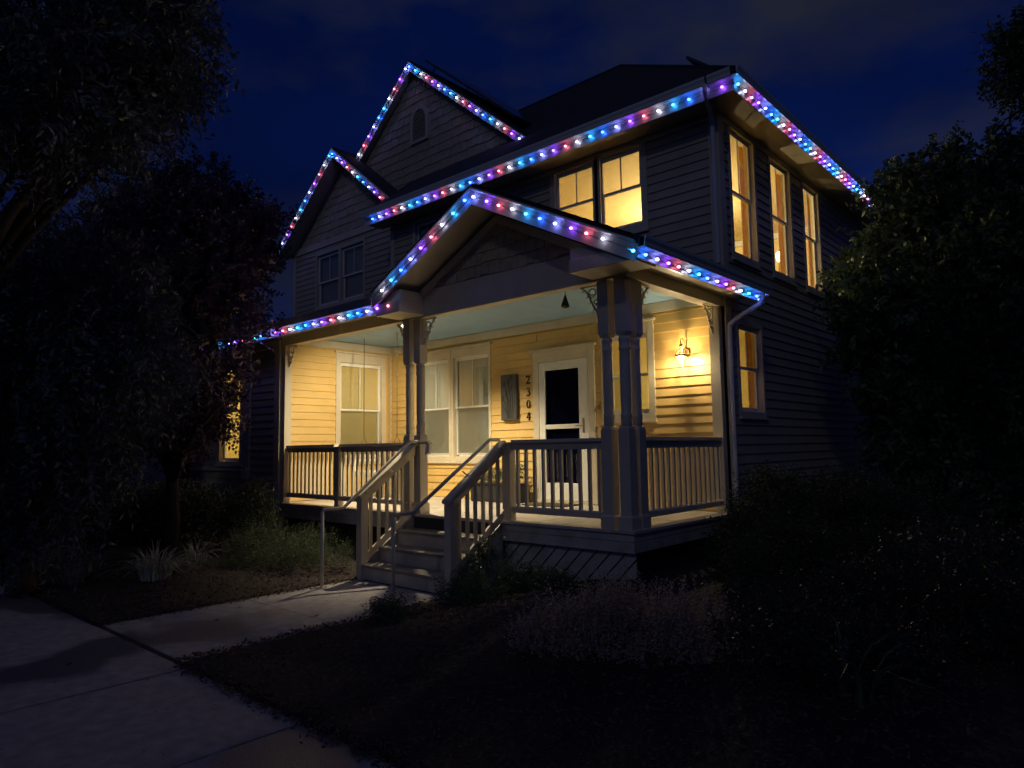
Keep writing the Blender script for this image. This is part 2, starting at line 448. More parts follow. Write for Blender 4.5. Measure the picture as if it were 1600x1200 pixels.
# window openings (glass)
W2 = [(-2.70, -2.02, 4.82, 5.88, 5.36), (-1.87, -1.22, 4.82, 5.88, 5.36)]
WS = (-6.12, -5.62, 4.95, 5.86, 5.40)
DW = [(-6.02, -5.30, 1.50, 3.16, 2.31), (-5.09, -4.31, 1.50, 3.16, 2.31)]
RW = (-1.80, -1.20, 2.09, 3.14, 2.60)
DOOR = (-3.15, -2.19, .73, 2.90)
TALL = [(2.74, 3.42), (4.14, 4.83), (5.54, 6.17)]
LOWW = (2.74, 3.40, 2.07, 3.16, 2.62)
ops = [op(*w[:4]) for w in W2 + [WS] + DW + [RW]] + [DOOR]
wall(FRONT, -6.92, 0, .25, 6.02, ops, [(-6.90, -.19, .74, 3.44), (-6.80, -.12, 3.9, 5.93)])
ops = [op(a, b, 4.22, 5.90) for a, b in TALL] + [op(*LOWW[:4])]
wall(SIDE, 2.36, 9.6, -.1, 6.02, ops, [(2.49, 9.48, .45, 5.93)], sm=M['siding_out'])
WW = [(-10.22, -9.42, 5.0, 6.12, 5.52), (-9.24, -8.48, 5.0, 6.12, 5.52)]
wall(WING, -11.30, -6.95, 3.2, 6.35, [op(*w[:4]) for w in WW], [(-11.2, -6.96, 4.3, 6.34)], sm=M['siding_out'])
BAY = (-9.05, -8.36, 1.46, 3.14, 2.35)
wall(LEFTF, -10.4, -6.92, -.1, 3.5, [op(*BAY[:4])], [(-10.3, -7.10, .6, 3.36)], sm=M['siding_out'])
LW = (1.22, 2.06, 1.50, 3.16, 2.33)
wall(PORL, 0.13, 2.36, .6, 3.58, [op(*LW[:4])], [(.135, 2.33, .74, 3.44)], thick=.10)
# far and hidden walls close the volumes
q = MB(); q.box(-6.92, -.12, 9.48, 9.6, -.1, 6.0); q.box(-11.3, -11.18, 2.93, 9.4, -.1, 6.3); q.box(-10.4, -10.28, .13, 2.9, -.1, 3.5)
q.build('rear_wall', M['siding'], house)

# casings
for w in W2: window(FRONT, *w[:5], casing=(.10, .10, .11, .06), head_cap=False)
q = MB(); FRONT.box(q, -2.86, -1.06, 5.99, 6.0, 0, .034); q.build('head_casing', M['trim'], house)
window(FRONT, *WS, casing=(.08, .08, .08, .05), head_cap=False, blind=M['dark'])
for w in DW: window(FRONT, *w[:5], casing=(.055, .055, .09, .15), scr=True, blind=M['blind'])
window(FRONT, *RW, casing=(.10, .10, .10, .16), scr=True)
for a, b in TALL: window(SIDE, a, b, 4.22, 5.90, 5.07, casing=(.07, .07, .09, .05), head_cap=False)
window(SIDE, *LOWW, casing=(.06, .06, .07, .06), head_cap=False)
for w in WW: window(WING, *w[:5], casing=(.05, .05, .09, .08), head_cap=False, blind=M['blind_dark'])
window(LEFTF, *BAY, casing=(.14, .14, .06, .12))
window(PORL, *LW, casing=(.10, .10, .10, .17), scr=True, blind=M['shade'])

# corner boards, friezes and bands
def board(F, a0, a1, z0, z1, d=.028, name='trim_board', m=None):
    q = MB(); F.box(q, a0, a1, z0, z1, 0, d); return q.build(name, m or M['trim'], house, bevel=.003)
board(FRONT, -.12, .0, 3.6, 5.93, .03, 'corner_board'); board(SIDE, 2.331, 2.49, .45, 5.93, .027, 'corner_board')
board(FRONT, -6.92, -6.80, 4.2, 5.93, .03, 'corner_board'); board(FRONT, -6.92, 0, 5.931, 6.02, .032, 'frieze_board')
board(SIDE, 2.331, 9.6, 5.931, 6.02, .030, 'frieze_board'); board(WING, -11.3, -11.2, 4.3, 6.34, .03, 'corner_board')
board(WING, -11.3, -6.95, 6.34, 6.50, .034, 'frieze_board')
board(FRONT, -6.89, -.0, 3.445, 3.575, .030, 'frieze_board'); board(PORL, .135, 2.328, 3.445, 3.575, .030, 'frieze_board')
board(LEFTF, -7.10, -6.92, .55, 3.37, .03, 'corner_board')
board(LEFTF, -8.16, -7.93, 1.30, 3.37, .045, 'pilaster'); board(LEFTF, -8.13, -7.96, 1.10, 1.30, .07, 'corbel')
board(LEFTF, -10.35, -7.93, 1.24, 1.30, .05, 'belt_board'); board(LEFTF, -10.4, -6.92, 3.371, 3.5, .036, 'frieze_board')
mbox('corner_board', M['trim'], house, -6.91, -6.885, 2.30, 2.33, .74, 3.44)
mbox('foundation', M['foundation'], house, -10.45, -.005, 2.28, 2.33, -.1, .62)
q = MB(); SIDE.box(q, 2.36, 9.6, -.1, .44, .0, .02); q.build('foundation', M['foundation'], house)
q = MB(); LEFTF.box(q, -10.4, -6.93, -.1, .55, .0, .02); q.build('foundation', M['foundation'], house)

# storm door
dr = mbox('door_frame', M['trim'], house, -3.27, -3.15, 2.325, 2.36, .74, 3.10, bevel=.003)
mbox('casing', M['trim'], dr, -2.19, -2.07, 2.325, 2.36, .74, 3.10, bevel=.003)
mbox('casing', M['trim'], dr, -3.15, -2.19, 2.326, 2.36, 2.93, 3.10, bevel=.003)
mbox('head_cap', M['trim'], dr, -3.31, -2.03, 2.29, 2.36, 3.10, 3.14, bevel=.004)
mbox('threshold', M['trim'], dr, -3.15, -2.19, 2.27, 2.40, .731, .775)
sdoor = MB()
sdoor.box(-3.145, -3.03, 2.33, 2.37, .78, 2.925); sdoor.box(-2.37, -2.195, 2.33, 2.37, .78, 2.925)
sdoor.box(-3.03, -2.37, 2.331, 2.369, 2.79, 2.925); sdoor.box(-3.03, -2.37, 2.331, 2.369, 1.87, 1.94); sdoor.box(-3.03, -2.37, 2.331, 2.369, .78, 1.04)
sdoor = sdoor.build('storm_door', M['white'], house, bevel=.004)
sdoor['label'] = 'white storm door with two dark glass panels'
mbox('pane', M['darkglass'], sdoor, -3.03, -2.37, 2.348, 2.352, 1.94, 2.79)
mbox('pane', M['darkglass'], sdoor, -3.03, -2.37, 2.348, 2.352, 1.04, 1.87)
q = MB(); q.box(-2.30, -2.275, 2.318, 2.331, 1.80, 2.02); q.tube([(-2.288, 2.31, 1.90), (-2.288, 2.28, 1.90), (-2.40, 2.28, 1.91)], .009, 6)
q.build('handle', M['brass'], sdoor)
mbox('door_slab', M['door_sky_tint'], dr, -3.15, -2.19, 2.42, 2.47, .75, 2.95)

# ---- roofs
def slab(name, poly, nrm, t, m, parent=house):
    n = Vector(nrm).normalized(); q = MB()
    q.prism([Vector(p) - n*t for p in poly], [Vector(p) for p in poly]); return q.build(name, m, parent)
def courses(name, A, B, up, n, lift, parent, m):
    """shingle courses: thin stepped strips between eave line A-B climbing along 'up'"""
    A, B, up, lift = Vector(A), Vector(B), Vector(up), Vector(lift).normalized()
    q = MB(); st = up/n
    for i in range(n):
        a, b = A + st*i, B + st*i
        q.prism([a, b, b + st*1.05, a + st*1.05], [a + lift*.014, b + lift*.014, b + st*1.05 + lift*.004, a + st*1.05 + lift*.004])
    o = q.build(name, m, parent); o['kind'] = 'stuff'; return o
# main hip roof
ez, pt = 6.27, .82
x0, x1, y0, y1 = -7.2, .46, 1.90, 10.6
tt = 4.35
rz = ez + pt*tt
Pq = [(x0, y0, ez), (x1, y0, ez), (x1, y1, ez), (x0, y1, ez), (x0, y0 + tt, rz), (x1 - tt, y0 + tt, rz)]
q = MB(); q.v = list(Pq) + [(x0, y0, ez-.05), (x1, y0, ez-.05), (x1, y1, ez-.05), (x0, y1, ez-.05)]
q.f = [(0,1,5,4), (1,2,5), (2,3,4,5), (3,0,4), (6,9,8,7), (0,6,7,1), (1,7,8,2), (2,8,9,3), (3,9,6,0)]
mroof = q.build('main_roof', M['roof'], house)
q = MB(); 
for (a, b) in (((x1, y0, ez), (x1 - tt, y0 + tt, rz)), ((x0, y0 + tt, rz), (x1 - tt, y0 + tt, rz))):
    q.tube([a, b], .035, 5)
q.build('ridge_cap', M['roof'], mroof)
# soffits of the main roof
mbox('soffit', M['trim'], house, -7.17, .42, 1.95, 2.325, 6.021, 6.05); mbox('soffit', M['trim'], house, .03, .42, 2.3255, 9.9, 6.021, 6.05)
mbox('fascia', M['fascia'], house, -7.2, .42, 1.93, 1.949, 6.0, 6.25, bevel=.003)
mbox('fascia', M['fascia'], house, .421, .44, 1.93, 10.0, 6.0, 6.25, bevel=.003)
GUT = [(0, 0), (.088, 0), (.094, .012), (.094, .05), (.108, .085), (.108, .115), (.098, .115), (.085, .05), (.08, .010), (0, .010)]
def gutter(A, B, U, parent=house):
    q = MB(); q.sweep(A, B, GUT, U, (0, 0, 1)); return q.build('gutter', M['gutter'], parent)
gutter((-7.22, 1.929, 6.15), (.10, 1.929, 6.15), (0, -1, 0)); gutter((.13, 1.929, 6.15), (.44, 1.929, 6.15), (0, -1, 0))
gutter((.4405, 1.84, 6.15), (.4405, 10.0, 6.15), (1, 0, 0))
def downspout(pts):
    q = MB(); q.tube(pts, .032, 8); return q.build('downspout', M['gutter'], house, smooth=False)
downspout([(.09, 1.86, 6.17), (.085, 1.86, 6.09), (.07, 1.92, 6.03), (.03, 2.12, 5.93), (-.02, 2.27, 5.82), (-.03, 2.285, 5.7), (-.03, 2.285, 3.95)])
# big gable, behind
bs = .835; bx, bz = -7.01, 9.80
def gable_roof(name, xr, zr, s, xl, xrt, ya, yb, t=.09, m=None):
    q = MB()
    for xe in (xl, xrt):
        ze = zr - s*abs(xe - xr)
        A = [(xr, ya, zr), (xe, ya, ze), (xe, ya, ze - t*1.2), (xr, ya, zr - t*1.2)]
        q.prism(A, [(x, yb, z) for x, y, z in A])
    r = q.build(name, m or M['roof'], house)
    return r
gable_roof('gable_roof', bx, bz, bs, -10.4, -3.62, 2.90, 7.5)
gable_roof('wing_roof', -9.12, 8.40, .81, -11.42, -6.82, 2.43, 6.9)
def rake(xr, zr, s, xe, y, hgt_=.20, sof=.35, both=True, name='rake_board'):
    """stepped rake board with mouldings on the sloping edge, plus soffit behind it"""
    for sx, x in ((-1, xe[0]), (1, xe[1])):
        ze = zr - s*abs(x - xr)
        A, B = Vector((xr, y, zr)), Vector((x, y, ze))
        q = MB()
        prof = [(0, 0), (.022, 0), (.030, -.02), (.022, -.034), (.012, -.045), (.012, -.085), (.020, -.092), (.012, -.10), (.0, -hgt_)]
        q.sweep(A, B, prof[:1] + [(.034, 0), (.040, -.022), (.028, -.036), (.014, -.044), (.014, -.095), (.022, -.102), (.014, -.110), (.010, -hgt_), (-.022, -hgt_), (-.022, 0)], (0, -1, 0), (0, 0, 1))
        q.build(name, M['fascia'], house)
        if sof:
            k = MB(); a = A + Vector((0, .022, -.16)); b = B + Vector((0, .022, -.16))
            k.prism([a, b, b + Vector((0, sof, 0)), a + Vector((0, sof, 0))], [p + Vector((0, 0, -.02)) for p in (a, b, b + Vector((0, sof, 0)), a + Vector((0, sof, 0)))])
            k.build('soffit', M['trim'], house)
rake(bx, 9.76, bs, (-10.4, -3.66), 2.90, .21, .15)
rake(-9.12, 8.36, .81, (-11.40, -6.86), 2.42, .21, .37)

def shingled(F, xr, ztop, s, zbase, e, xl=None, xh=None, inner=0.0, wname='gable_wall', cut=None):
    q = MB(); half = (ztop - zbase)/s
    a0, a1 = xr - half, xr + half
    if xl is not None: a0 = max(a0, xl)
    if xh is not None: a1 = min(a1, xh)
    F.poly(q, [(a0, zbase), (a1, zbase), (xr, ztop)] , -.08, 0)
    w = q.build(wname, M['shingle'], house)
    z = zbase
    while z < ztop - .05:
        zt = min(z + e*1.12, ztop); b = MB()
        lo, hi = xr - (ztop - z)/s, xr + (ztop - z)/s
        if xl is not None: lo = max(lo, xl)
        if xh is not None: hi = min(hi, xh)
        x = lo
        while x < hi:
            wd = rng.uniform(.09, .20); x2 = min(x + wd, hi)
            zz = z + rng.choice((0, .004, .012, .022)); th = rng.uniform(.016, .024)
            zc = min(zt, ztop - s*max(abs(x - xr), abs(x2 - xr)) + .04)
            if zc > zz + .01:
                b.prism([F.p(x + .002, zz, .001), F.p(x + .002, zz, th), F.p(x + .002, zc, .006), F.p(x + .002, zc, .001)],
                        [F.p(x2 - .002, zz, .001), F.p(x2 - .002, zz, th), F.p(x2 - .002, zc, .006), F.p(x2 - .002, zc, .001)])
            x = x2
        if b.v:
            o = b.build('shingle_course', M['shingle'], w); o['kind'] = 'stuff'
        z += e
    return w
shingled(BIG, bx, 9.56, bs, 7.02, .185)
shingled(WING, -9.12, 8.14, .81, 6.50, .185)
# arched gable vent
vt = MB(); cxv, zb, zt0, rr = -6.83, 7.98, 8.47, .27
arc = [(cxv - rr, zb), (cxv + rr, zb), (cxv + rr, zt0)] + [(cxv + rr*math.cos(t), zt0 + rr*1.15*math.sin(t)) for t in [math.pi*i/10 for i in range(1, 10)]] + [(cxv - rr, zt0)]
arc2 = [(cxv + (a - cxv)*.78, zb + .06 + (z - zb - .06)*.88 if z > zb else zb + .06) for a, z in arc]
n = len(arc)
for i in range(n):
    j = (i + 1) % n
    BIG.poly(vt, [arc[i], arc[j], arc2[j], arc2[i]], .02, .055)
vt = vt.build('gable_vent', M['trim'], house)
zz = zb + .09
while zz < 8.70:
    hw = rr*.78 if zz < zt0 else rr*.78*math.sqrt(max(0, 1 - ((zz - zt0)/(rr*1.0))**2))
    if hw > .03:
        q = MB(); q.prism([BIG.p(cxv - hw, zz, .026), BIG.p(cxv - hw, zz, .046), BIG.p(cxv - hw, zz + .028, .026)], [BIG.p(cxv + hw, zz, .026), BIG.p(cxv + hw, zz, .046), BIG.p(cxv + hw, zz + .028, .026)])
        q.build('louvre', M['trim'], vt)
    zz += .055

# ---- porch roof: gable over the steps and shed along the front
gx, gz, gs = -1.82, 4.74, .505
gr = gable_roof('porch_gable_roof', gx, gz, gs, -3.80, .45, -.44, 2.36, .06)
q = MB(); ye, yb_, ze, zb_ = -.42, 2.8, 3.66, 4.70
q.prism([(-10.7, ye, ze-.06), (-3.72, ye, ze-.06), (-3.72, yb_, zb_-.06), (-10.7, yb_, zb_-.06)], [(-10.7, ye, ze), (-3.72, ye, ze), (-3.72, yb_, zb_), (-10.7, yb_, zb_)])
shed = q.build('porch_shed_roof', M['roof'], house)
courses('shingle_course', (-10.7, ye-.02, ze), (-3.72, ye-.02, ze), (0, 3.2, 1.04), 24, (0, -.3, 1), shed, M['roof'])
for s_, x_ in ((1, .45), (-1, -3.80)):
    zl = gz - gs*abs(x_ - gx)
    courses('shingle_course', (x_ + .01*s_, -.45, zl), (x_ + .01*s_, 2.36, zl), (gx - x_, 0, gz - zl), 18, (.4*s_, 0, 1), gr, M['roof'])
rake(gx, 4.70, gs, (-3.76, .40), -.45, .215, .44)
shingled(PG, gx, 4.44, gs, 3.745, .155, xl=-3.20, xh=-.44)
# inner rake trim on the tympanum
for xe in (-3.30, -.34):
    q = MB(); A = Vector((gx, .0, 4.47)); B = Vector((xe, .0, 4.47 - gs*abs(xe - gx)))
    q.sweep(A, B, [(0, 0), (.035, 0), (.035, -.11), (0, -.11)], (0, -1, 0), (0, 0, 1)); q.build('inner_rake_board', M['trim'], house)
# boxed returns at the gable ends
mbox('gable_return', M['trim'], house, -.42, .36, -.43, .0, 3.40, 3.53, bevel=.004)
mbox('gable_return', M['trim'], house, -3.72, -3.22, -.43, .0, 3.40, 3.56, bevel=.004)
mbox('gable_return', M['trim'], house, -.42, .34, -.40, -.001, 3.531, 3.66); mbox('gable_return', M['trim'], house, -3.70, -3.22, -.40, -.001, 3.561, 3.70)
# beams
mbox('front_beam', M['trim'], house, -6.92, -.02, .0, .03, 3.38, 3.74, bevel=.004)
mbox('front_beam', M['trim'], house, -6.92, -.20, .031, .17, 3.385, 3.58, bevel=.004)
mbox('side_beam', M['trim'], house, -.19, -.02, .031, 2.33, 3.38, 3.585, bevel=.004)
mbox('side_beam', M['trim'], house, -.0195, -.0, .0, 2.329, 3.37, 3.62, bevel=.004)
# ceiling
q = MB(); 
for i in range(23):
    xa = -6.90 + i*.292; c = MB(); c.box(xa, min(xa + .289, -.2), .171, 2.33, 3.582, 3.60)
    c.build('ceiling_board', M['ceiling'], house)
mbox('ceiling_deck', M['dark'], house, -6.92, -.02, .03, 2.35, 3.603, 3.62)
# eave parts: right eave of the gable, left eave of the shed
mbox('fascia', M['fascia'], house, .40, .42, -.44, 2.62, 3.40, 3.60, bevel=.003)
mbox('soffit', M['trim'], house, .001, .399, -.0, 2.62, 3.50, 3.52)
gutter((.421, -.46, 3.49), (.421, 2.64, 3.49), (1, 0, 0))
mbox('fascia', M['fascia'], house, -10.7, -3.73, -.40, -.38, 3.44, 3.62, bevel=.003)
mbox('soffit', M['trim'], house, -10.7, -3.73, -.379, -.001, 3.53, 3.55)
gutter((-10.7, -.401, 3.55), (-3.73, -.401, 3.55), (0, -1, 0))
downspout([(.47, 2.44, 3.50), (.47, 2.44, 3.43), (.44, 2.42, 3.36), (.16, 2.36, 3.21), (.085, 2.30, 3.12), (.080, 2.29, 3.0), (.080, 2.29, .25)])

# ---- porch floor, skirt and lattice
FZ = .73
nb = 49
for i in range(nb):
    xa = -6.93 + i*(6.93/nb)
    mbox('floor_board', M['floor'], house, xa + .0015, xa + 6.93/nb - .0015, -.03, 2.33, FZ - .03, FZ + rng.uniform(-.001, .001))
mbox('floor_edge', M['floor'], house, 0.0005, .03, -.03, 2.36, FZ-.03, FZ)
for (a, b) in ((-6.93, -3.50), (-1.95, .0)):
    mbox('skirt_board', M['riser'], house, a, b, .0, .025, .615, .70, bevel=.003); mbox('skirt_board', M['riser'], house, a, b, .004, .028, .50, .611, bevel=.003)
mbox('skirt_board', M['riser'], house, -.024, .001, .026, 2.36, .615, .698, bevel=.003); mbox('skirt_board', M['riser'], house, -.028, -.003, .029, 2.36, .50, .611, bevel=.003)
def clip(poly, a, b, c, keep):
    outp = []
    for i in range(len(poly)):
        p, r_ = poly[i], poly[(i+1) % len(poly)]
        fp, fr = keep*(a*p[0] + b*p[1] - c), keep*(a*r_[0] + b*r_[1] - c)
        if fp >= 0: outp.append(p)
        if fp*fr < 0:
            t = fp/(fp - fr); outp.append((p[0] + (r_[0]-p[0])*t, p[1] + (r_[1]-p[1])*t))
    return outp
def lattice(F, a0, a1, z0, z1, d, par):
    c = a0 - z1
    while c < a1 - z0:
        pl_ = [(a0, z0), (a1, z0), (a1, z1), (a0, z1)]
        pl_ = clip(pl_, 1, -1, c + .008, 1); pl_ = clip(pl_, 1, -1, c + .165, -1) if pl_ else pl_
        if len(pl_) > 2:
            q = MB(); F.poly(q, pl_, d - .016, d); q.build('lattice_slat', M['riser'], par)
        c += .18
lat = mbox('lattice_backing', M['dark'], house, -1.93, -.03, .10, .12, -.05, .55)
lattice(Face('y', .09, -1), -1.93, -.03, .0, .50, .012, lat)
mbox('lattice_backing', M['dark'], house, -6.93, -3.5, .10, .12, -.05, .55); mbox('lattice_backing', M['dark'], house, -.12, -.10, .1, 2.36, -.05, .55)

# ---- steps
ST_X0, ST_X1 = -3.42, -1.86
for i in range(4):
    z = FZ*(i + 1)/4; y = -.87 + .29*i
    if i < 3:
        mbox('tread', M['tread'], house, ST_X0 - .0, ST_X1, y - .03, y + .30, z - .035, z, bevel=.006)
    mbox('riser', M['riser'], house, ST_X0, ST_X1, y, y + .02, z - FZ/4 + .0, z - .036)
for x in (-3.47, -1.86):
    q = MB(); q.prism([(x, -.90, -.02), (x, -.90, .12), (x, -.03, .69), (x, .0, .69), (x, .0, -.02)][::-1], [(x + .045, -.90, -.02), (x + .045, -.90, .12), (x + .045, -.03, .69), (x + .045, .0, .69), (x + .045, .0, -.02)][::-1])
    q.build('stringer', M['riser'], house)
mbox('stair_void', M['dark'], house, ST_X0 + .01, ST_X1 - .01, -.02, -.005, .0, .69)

# ---- columns
colmesh = {}
def column(x, y, w=.135, name='porch_column'):
    q = MB(); h = w/2
    q.box(-h, h, -h, h, .86, 1.77); u_ = MB(); u_.box(-h, h, -h, h, 2.80, 3.384)
    c = .052
    q.prism([(-h, -h, 1.77), (h, -h, 1.77), (h, h, 1.77), (-h, h, 1.77)], [(-c, -c, 1.805), (c, -c, 1.805), (c, c, 1.805), (-c, c, 1.805)])
    u_.prism([(-c, -c, 2.765), (c, -c, 2.765), (c, c, 2.765), (-c, c, 2.765)], [(-h, -h, 2.80), (h, -h, 2.80), (h, h, 2.80), (-h, h, 2.80)])
    if 'shaft' not in colmesh:
        colmesh['shaft'] = q.mesh('shaft'); colmesh['shaft'].materials.append(M['trim'])
        colmesh['upper'] = u_.mesh('upper_block'); colmesh['upper'].materials.append(M['trim'])
        t = MB(); t.lathe([(.050, 1.80), (.060, 1.82), (.056, 1.85), (.063, 1.90), (.063, 1.925), (.054, 1.94), (.057, 2.05), (.058, 2.5), (.055, 2.60), (.064, 2.615), (.064, 2.635), (.056, 2.65), (.058, 2.70), (.064, 2.715), (.064, 2.735), (.054, 2.75), (.050, 2.77)], 0, 0, 16)
        colmesh['turn'] = t.mesh('turned_section'); colmesh['turn'].materials.append(M['trim'])
        colmesh['turn'].polygons.foreach_set('use_smooth', [True]*len(colmesh['turn'].polygons))
        b = MB(); g_ = .083; b.box(-g_, g_, -g_, g_, FZ, .855); b.prism([(-g_, -g_, .855), (g_, -g_, .855), (g_, g_, .855), (-g_, g_, .855)], [(-h, -h, .875), (h, -h, .875), (h, h, .875), (-h, h, .875)])
        colmesh['base'] = b.mesh('base'); colmesh['base'].materials.append(M['trim'])
    c_ = link(name, colmesh['shaft'], None, house); c_.location = (x, y, 0)
    bv = c_.modifiers.new('bevel', 'BEVEL'); bv.width = .006; bv.segments = 2
    link('upper_block', colmesh['upper'], None, c_)
    t_ = link('turned_section', colmesh['turn'], None, c_); b_ = link('base', colmesh['base'], None, c_)
    return c_
column(-.105, .095); column(-.325, .095); column(-.105, .30); column(-3.405, .095); column(-3.63, .095)
mbox('pilaster', M['trim'], house, -6.919, -6.80, .0005, .13, FZ, 3.38, bevel=.004)
mbox('pilaster', M['trim'], house, -.17, -.03, 2.22, 2.32, FZ, 3.38, bevel=.004)

# ---- railings
def baluster_mesh(h):
    q = MB(); q.box(-.017, .017, -.017, .017, 0, h); me = q.mesh('baluster'); me.materials.append(M['trim']); return me
bm_ = baluster_mesh(.70)
def railing(x0, y0, x1, y1, n, name='porch_railing'):
    A, B = Vector((x0, y0, 0)), Vector((x1, y1, 0)); t = (B - A).normalized(); w = Vector((-t.y, t.x, 0))
    q = MB(); q.sweep(A + Vector((0, 0, 1.655)), B + Vector((0, 0, 1.655)), [(-.06, -.005), (-.05, .03), (.05, .03), (.06, -.005), (.02, -.02), (.02, -.09), (-.02, -.09), (-.02, -.02)], w, (0, 0, 1))
    r = q.build(name, M['trim'], house)
    q = MB(); q.sweep(A + Vector((0, 0, .865)), B + Vector((0, 0, .865)), [(-.035, -.04), (-.035, .02), (-.02, .035), (.02, .035), (.035, .02), (.035, -.04)], w, (0, 0, 1)); q.build('bottom_rail', M['trim'], r)
    L = (B - A).length
    for i in range(n):
        p = A + t*L*(i + .5)/n
        o = link('baluster', bm_, None, r); o.location = (p.x, p.y, .885)
    return r
railing(-6.80, .09, -5.38, .09, 12); railing(-5.26, .09, -3.70, .09, 13)
mbox('railing_post', M['trim'], house, -5.375, -5.265, .035, .145, FZ, 1.65, bevel=.004)
railing(-1.70, .09, -.395, .09, 10); railing(-.10, .37, -.10, 2.22, 15)
mbox('railing_post', M['trim'], house, -1.83, -1.71, .02, .13, FZ, 1.66, bevel=.004)

def stair_rail(x, xo, ytop=0.0):
    zt = lambda y: 1.66 + (y - ytop)*.70     # top of the cap along the slope
    y0s, y1s = -.93, ytop
    q = MB(); A = Vector((x, y0s, zt(y0s))); B = Vector((x, y1s, zt(y1s)))
    q.sweep(A, B, [(-.065, -.008), (-.055, .022), (.055, .022), (.065, -.008), (.05, -.022), (-.05, -.022)], (1, 0, 0), (0, 0, 1))
    r = q.build('stair_railing', M['trim'], house, bevel=.004)
    q = MB(); q.sweep((x, -.80, zt(-.80) - .022), (x, y1s, zt(y1s) - .022), [(-.019, -.12), (-.019, 0), (.019, 0), (.019, -.12)], (1, 0, 0), (0, 0, 1)); q.build('upper_rail', M['trim'], r, bevel=.003)
    q = MB(); q.sweep((x, -.80, zt(-.80) - .80), (x, y1s, zt(y1s) - .80), [(-.019, -.10), (-.019, 0), (.019, 0), (.019, -.10)], (1, 0, 0), (0, 0, 1)); q.build('lower_rail', M['trim'], r, bevel=.003)
    for i in range(6):
        y = -.80 + .80*(i + .6)/6.3
        q = MB(); q.box(x - .017, x + .017, y - .017, y + .017, zt(y) - .81, zt(y) - .13); q.build('baluster', M['trim'], r)
    q = MB(); q.box(x - .052, x + .052, -.905, -.80, -.01, zt(-.85) - .02); q.build('newel_post', M['trim'], r, bevel=.004)
    return r
sr = stair_rail(-3.42, -3.30); sr2 = stair_rail(-1.80, -1.8)
mbox('rail_end_cap', M['trim'], house, -3.49, -3.09, -.05, .03, 1.655, 1.69, bevel=.004)
q = MB(); q.prism([(-3.17, -.02, 1.655), (-3.10, -.02, 1.655), (-3.11, -.02, 1.54), (-3.19, -.02, 1.51)], [(-3.17, .03, 1.655), (-3.10, .03, 1.655), (-3.11, .03, 1.54), (-3.19, .03, 1.51)]); q.build('end_corbel', M['white'], house)

# ---- scroll brackets
def bracket(x, y, sx, sy, s=1.0):
    """fretwork corner bracket; (sx, sy) is the direction it reaches from the post"""
    q = MB(); o = Vector((x, y, 3.375)); d = Vector((sx, sy, 0))
    P = lambda a, b: tuple(o + d*a*s + Vector((0, 0, -b*s)))
    q.tube([P(.0, .012), P(.26, .012)], .010, 5); q.tube([P(.012, .0), P(.012, .36)], .010, 5)
    q.tube([P(.25, .01), P(.20, .04), P(.15, .10), P(.12, .17), P(.08, .25), P(.015, .35)], [.014, .012, .014, .012, .014, .012], 5)
    for (cx, cz, r0, a0, turns) in ((.10, .085, .062, .3, 1.3), (.055, .20, .035, 1.5, 1.2), (.035, .28, .02, .5, 1.0)):
        q.tube([P(cx + r0*(1 - .6*t)*math.cos(a0 + 2*math.pi*turns*t), cz + r0*(1 - .6*t)*math.sin(a0 + 2*math.pi*turns*t)) for t in [i/14 for i in range(15)]], .009, 5)
    for a, b in ((.17, .13), (.13, .20), (.09, .29), (.22, .06)):
        q.tube([P(a - .02, b - .02), P(a + .012, b + .012)], [.012, .004], 5)
    q.build('scroll_bracket', M['trim'], house)
bracket(-.40, .095, -1, 0); bracket(-.105, .375, 0, 1); bracket(-.105, 2.215, 0, -1); bracket(-3.33, .095, 1, 0); bracket(-3.705, .095, -1, 0, .8); bracket(-6.795, .07, 1, 0)

# ------------------------------------------------------------------ rooms behind the lit windows
def room(x0, x1, y0, y1, z0, z1, m=None, name='room_lining'):
    q = MB(); t = .04
    mbox('room_floor', M['carpet'], house, x0, x1, y0, y1, z0 - t, z0); q.box(x0, x1, y0, y1, z1, z1 + t)
    q.box(x0 - t, x0, y0, y1, z0 + .001, z1 + t); q.box(x0, x1, y1, y1 + t, z0 + .001, z1 + t)
    return q.build(name, m or M['interior'], house)
room(-4.3, -.13, 2.49, 8.2, 3.72, 5.98)
room(-1.95, -.13, 2.49, 5.2, .8, 3.40)
room(-10.2, -7.06, .14, 3.4, .75, 3.42)
room(-6.85, -3.45, 2.49, 4.5, .8, 3.42)
mbox('partition', M['interior'], house, -10.24, -7.10, 3.44, 3.50, .7, 3.45)
q = MB(); q.box(-4.28, -.14, 8.12, 8.19, 5.86, 5.975); q.box(-4.29, -4.20, 2.5, 8.1, 5.86, 5.975)
q.build('crown_moulding', M['white'], house)
mbox('picture_frame', M['wood'], house, -4.29, -4.26, 4.9, 5.5, 5.0, 5.5); mbox('ceiling_fixture', M['white'], house, -2.35, -2.05, 5.25, 5.55, 5.92, 5.978)
for a, b in TALL:       # curtains drawn to the far side of each tall window
    q = MB(); w0 = a + (b - a)*.5 + .34; b1 = b + .44; n_ = 16
    for i in range(n_):
        u0, u1 = w0 + (b1 - w0)*i/n_, w0 + (b1 - w0)*(i + 1)/n_
        d0, d1 = .16 + .018*math.sin(i*1.7), .16 + .018*math.sin((i+1)*1.7)
        q.prism([(-d0, u0, 4.15), (-d0 - .004, u0, 4.15), (-d1 - .004, u1, 4.15), (-d1, u1, 4.15)], [(-d0, u0, 5.95), (-d0 - .004, u0, 5.95), (-d1 - .004, u1, 5.95), (-d1, u1, 5.95)])
    q.build('curtain', M['curtain'], house)
mbox('curtain', M['curtain'], house, -.18, -.15, 3.40, 3.86, 2.0, 3.2)

